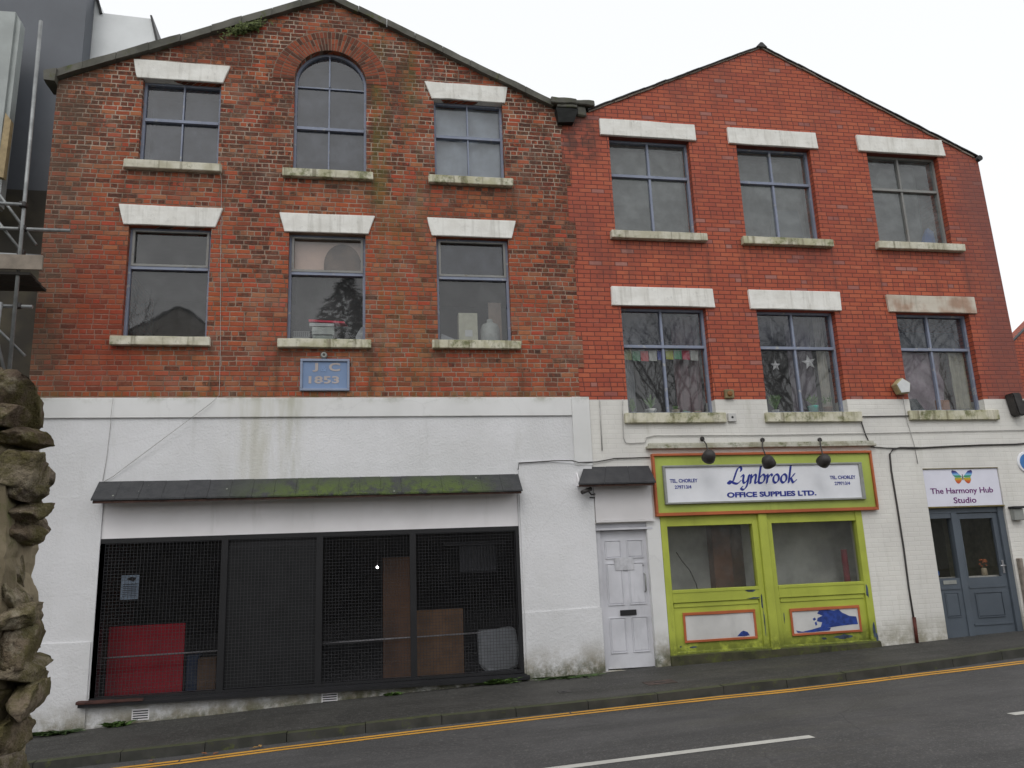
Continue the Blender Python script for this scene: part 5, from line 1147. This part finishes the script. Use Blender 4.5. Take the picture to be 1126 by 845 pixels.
setpar(MB().prism([(-2.9, -.5), (-1.37, -.5), (-1.34, 1.5), (-1.39, 2.1), (-1.50, 2.33), (-1.6, 2.45), (-2.9, 2.45)], -8.60, -8.3).jitter(.03, 5, 5).jitter(.016, 18, 2).build('mortar', mat_stone('crumbling_sandy_mortar', (.30, .25, .17), (.17, .14, .09), moss=.3, sc=12)), RW)

# ------------------------------------------------------------------ weeds, moss and leaves
def weed(cx, cy, cz, r, h, n, label, group='weeds at the foot of the wall', mat='leaf', down=0.0):
    r2 = random.Random(int(abs(cx) * 977) + n); m = MB()
    for k in range(n):
        a = r2.uniform(0, 6.28); l = r2.uniform(.4, 1) * r; z1 = r2.uniform(.25, 1) * h; w = r2.uniform(.008, .018); prev = None; px = cx + r2.uniform(-r, r) * .5; tw = r2.uniform(-1, 1)
        for j in range(4):
            u = j / 3; p = Vector((px + math.cos(a) * l * u, cy - abs(math.sin(a)) * l * .6 * u, cz + z1 * (u - (.5 + down) * u * u)))
            ww = w * (.5, 1.2, 1, .15)[j]; s_ = Vector((math.sin(a + tw), math.cos(a + tw) * .4, .5)).normalized() * ww
            q = (m.b.verts.new(p + s_), m.b.verts.new(p - s_))
            if prev: m.b.faces.new((prev[0], prev[1], q[1], q[0]))
            prev = q
    return thing('weed' if group else 'fern', m, M[mat], label, 'plant', group)
M['weedleaf'] = mat_plain('bright_weed_leaf', (.085, .16, .03), .6, var=.4, sc=25)
weed(1.92, -.06, zf(1.92), .26, .17, 130, 'bright green weed tuft at right foot of the shop window', mat='weedleaf')
weed(.40, -.06, zf(.4) - .01, .14, .10, 60, 'small green weed below the tall plywood sheet', mat='weedleaf')
weed(-3.22, -.06, zf(-3.2) - .01, .20, .15, 100, 'dark green weed clump at wall foot below red board', mat='weedleaf')
weed(-3.95, -.08, zf(-3.9), .35, .10, 140, 'low mossy weeds at left corner of white wall', mat='leaf')
weed(3.0, -.08, zf(3.0), .5, .03, 90, 'thin fringe of green along the foot of the white pier', mat='leaf')
m = MB(); r2 = random.Random(3)
for k in range(520):
    x = r2.gauss(-1.93, .13); z = 10.35 + (x + 1.93) * .42 + r2.gauss(-.0, .035); y = -.03 - abs(r2.gauss(0, .06)); a = r2.uniform(0, 6.28); l = r2.uniform(.02, .05); w_ = l * .35; ty = r2.uniform(-.6, .2)
    d = Vector((math.cos(a), ty, math.sin(a) * .8 + .25)) * l; n_ = Vector((-math.sin(a), -.3, math.cos(a))) * w_; p = Vector((x, y, z))
    m.b.faces.new([m.b.verts.new(q) for q in (p - d, p + n_, p + d, p - n_)])
thing('fern', m, mat_plain('yellow_green_fern', (.15, .19, .05), .7, var=.4, sc=25), 'tuft of yellow green fern growing under the left gable coping', 'plant')
def leaf(x, y, rz, c, label):
    m = MB(); P = [(0, 0), (.25, .25), (.6, .3), (1, 0), (.6, -.3), (.25, -.25)]; s_ = .075; z = zroad(x, y) + .012
    up = [m.b.verts.new((px * s_, py * s_, .006 + .012 * abs(math.sin(px * 4)))) for px, py in P]; lo = [m.b.verts.new((v.co.x, v.co.y, v.co.z - .0015)) for v in up]
    m.b.faces.new(up); m.b.faces.new(lo[::-1])
    for k in range(6): m.b.faces.new((up[(k + 1) % 6], up[k], lo[k], lo[(k + 1) % 6]))
    m.tube([(0, 0, .006), (-.03, .004, .004)], .0015, 4)
    o = m.build('fallen_leaf', c); o.location = (x, y, z); o.rotation_euler = (0, 0, rz); tag(o, label, 'leaf', 'fallen leaves in the gutter')
lc = mat_plain('yellow_autumn_leaf', (.42, .24, .07), .6); lb = mat_plain('brown_autumn_leaf', (.26, .10, .04), .7)
leaf(-1.25, -1.92, .3, lc, 'pale yellow leaf beside the yellow lines below the left air brick')
leaf(-1.16, -1.90, 1.9, lc, 'second pale yellow leaf touching the pair by the yellow line')
leaf(-1.75, -1.90, 2.5, lb, 'brown leaf near the kerb left of the yellow leaves')
leaf(-1.66, -1.99, .9, lb, 'brown leaf lying on the outer yellow line at left')
leaf(-2.3, -1.93, 4.0, lb, 'leftmost brown leaf in the gutter')
for (x, y, r_, lab) in ((-.35, -.55, .5, 'brown leaf on the pavement below the right air brick'),):
    pass

# ------------------------------------------------------------------ behind the camera: what the window glass reflects
def bare_tree(x, y, z, h, seed, label):
    r2 = random.Random(seed); e = empty('bare_tree', (x, y, z), label, 'tree', 'bare trees across the road'); tr = MB(); cr = MB()
    def grow(p, d, L, r, dep):
        n = 3; pts = [p]; q = p
        for k in range(n):
            d = (d + Vector((r2.uniform(-.2, .2), r2.uniform(-.2, .2), r2.uniform(-.05, .15)))).normalized(); q = q + d * L / n; pts.append(q)
        (tr if dep == 0 else cr).tube(pts, r, 6 if dep < 2 else 3, r * .62, cap=False)
        if dep < 7:
            for k in range(3 if dep < 4 else 2):
                a = r2.uniform(0, 6.28); s_ = r2.uniform(.45, .8); nd = (d + Vector((math.cos(a) * s_, math.sin(a) * s_, .12))).normalized()
                grow(pts[r2.choice((-1, -1, 2))], nd, L * r2.uniform(.66, .82), r * .62, dep + 1)
    grow(Vector((x, y, z)), Vector((0, 0, 1)), h * .28, h * .014, 0)
    bark = mat_plain('dark_wet_bark', (.035, .03, .025), .9)
    setpar(tr.build('trunk', bark), e); setpar(cr.build('crown', bark), e)
bare_tree(-11.3, -28, -.7, 17, 3, 'bare tree across the road, leftmost, mirrored in left mill window')
bare_tree(18.0, -30, -.3, 17.5, 4, 'bare tree across the road opposite the lime shopfront')
bare_tree(25.5, -31, 0, 18, 5, 'bare tree across the road opposite the middle window')
bare_tree(33.5, -30, .3, 17.5, 6, 'rightmost bare tree across the road')
e = empty('conifer', (-1.3, -30, -.5), 'dense dark evergreen across the road opposite the mill', 'tree')
setpar(MB().tube([(-1.3, -30, -.5), (-1.3, -30, 15)], .3, 8, .05).build('trunk', M['brownwall']), e)
m = MB(); r2 = random.Random(5)
for k in range(5200):
    u = r2.random() ** .7; z = 17.6 - u * 16; R0 = .3 + 3.0 * min(1, u * 2.3) ** .8 * (1 + .22 * math.sin(z * 2.1)); a = r2.uniform(0, 6.28); rr = R0 * r2.uniform(.55, 1.0)
    p = Vector((-1.3 + rr * math.cos(a), -30 + rr * math.sin(a), z - rr * .15)); s_ = r2.uniform(.18, .34); d = Vector((math.cos(a), math.sin(a), r2.uniform(-.5, .1))) * s_; sd_ = Vector((-math.sin(a), math.cos(a), r2.uniform(-.4, .4))) * s_ * .5
    m.b.faces.new([m.b.verts.new(v) for v in (p - d + sd_, p + d, p - d - sd_)])
setpar(m.build('crown', mat_plain('dark_conifer_needles', (.016, .028, .014), .8, var=.3)), e)
e = empty('gabled_house', (-8.8, -36, -.8), 'tall pale gabled house across the road mirrored in left mill window', 'house')
setpar(MB().prism([(-13.5, -.9), (-5.0, -.9), (-5.0, 13.6), (-11.0, 17.2), (-13.5, 15.8)][::-1], -44, -36).build('wall', mat_plain('pale_brown_render', (.72, .66, .6), .85, var=.06)), e)
m = MB(); m.hexa([(-11, -44.3, 17.22), (-4.7, -44.3, 13.45), (-4.7, -35.9, 13.45), (-11, -35.9, 17.22), (-11, -44.3, 17.35), (-4.7, -44.3, 13.55), (-4.7, -35.9, 13.55), (-11, -35.9, 17.35)])
m.hexa([(-14.1, -44.3, 15.5), (-11, -44.3, 17.22), (-11, -35.9, 17.22), (-14.1, -35.9, 15.5), (-14.1, -44.3, 15.62), (-11, -44.3, 17.35), (-11, -35.9, 17.35), (-14.1, -35.9, 15.62)]); setpar(m.build('roof', M['slate']), e)
m = MB()
for bb in ((-10.7, -10.5, 13.0, 14.6), (-9.5, -9.3, 13.0, 14.6), (-10.5, -9.5, 14.4, 14.6), (-10.5, -9.5, 13.0, 13.2)): m.box(bb[0], bb[1], -35.99, -35.85, bb[2], bb[3])
w_ = m.build('window', M['whitepanel']); setpar(w_, e); MB().box(-10.5, -9.5, -35.995, -35.93, 13.2, 14.4).build('pane', mat_plain('dim_pane', (.2, .21, .23), .2), w_)

def far_wall(x0, x1, h, mat, label):  # unseen walls added to even the shop-glass reflections and hide the tree trunks
    m = MB(); n = 16
    for k in range(n):
        a = x0 + (x1 - x0) * k / n; b = x0 + (x1 - x0) * (k + 1) / n; m.prism([(a, -1.2), (b - .02, -1.2), (b - .02, h), (a, h)], -24.35, -24)
    o = empty('reflection_wall', ((x0 + x1) / 2, -24, 0), label, 'wall'); setpar(m.build('wall', mat), o)
    setpar(MB().box(x0 - .1, x1 + .1, -24.42, -23.93, h + .002, h + .12, .02).build('coping', M['coping']), o)
far_wall(-34, 9.0, 4.2, M['stonedark'], 'dark unseen wall added across the road to darken the mill shop reflections')
far_wall(9.4, 52, 4.6, mat_plain('pale_reflection_render', (.42, .42, .4), .9, var=.12, sc=.6), 'pale unseen wall added across the road to even the lime shop reflections')
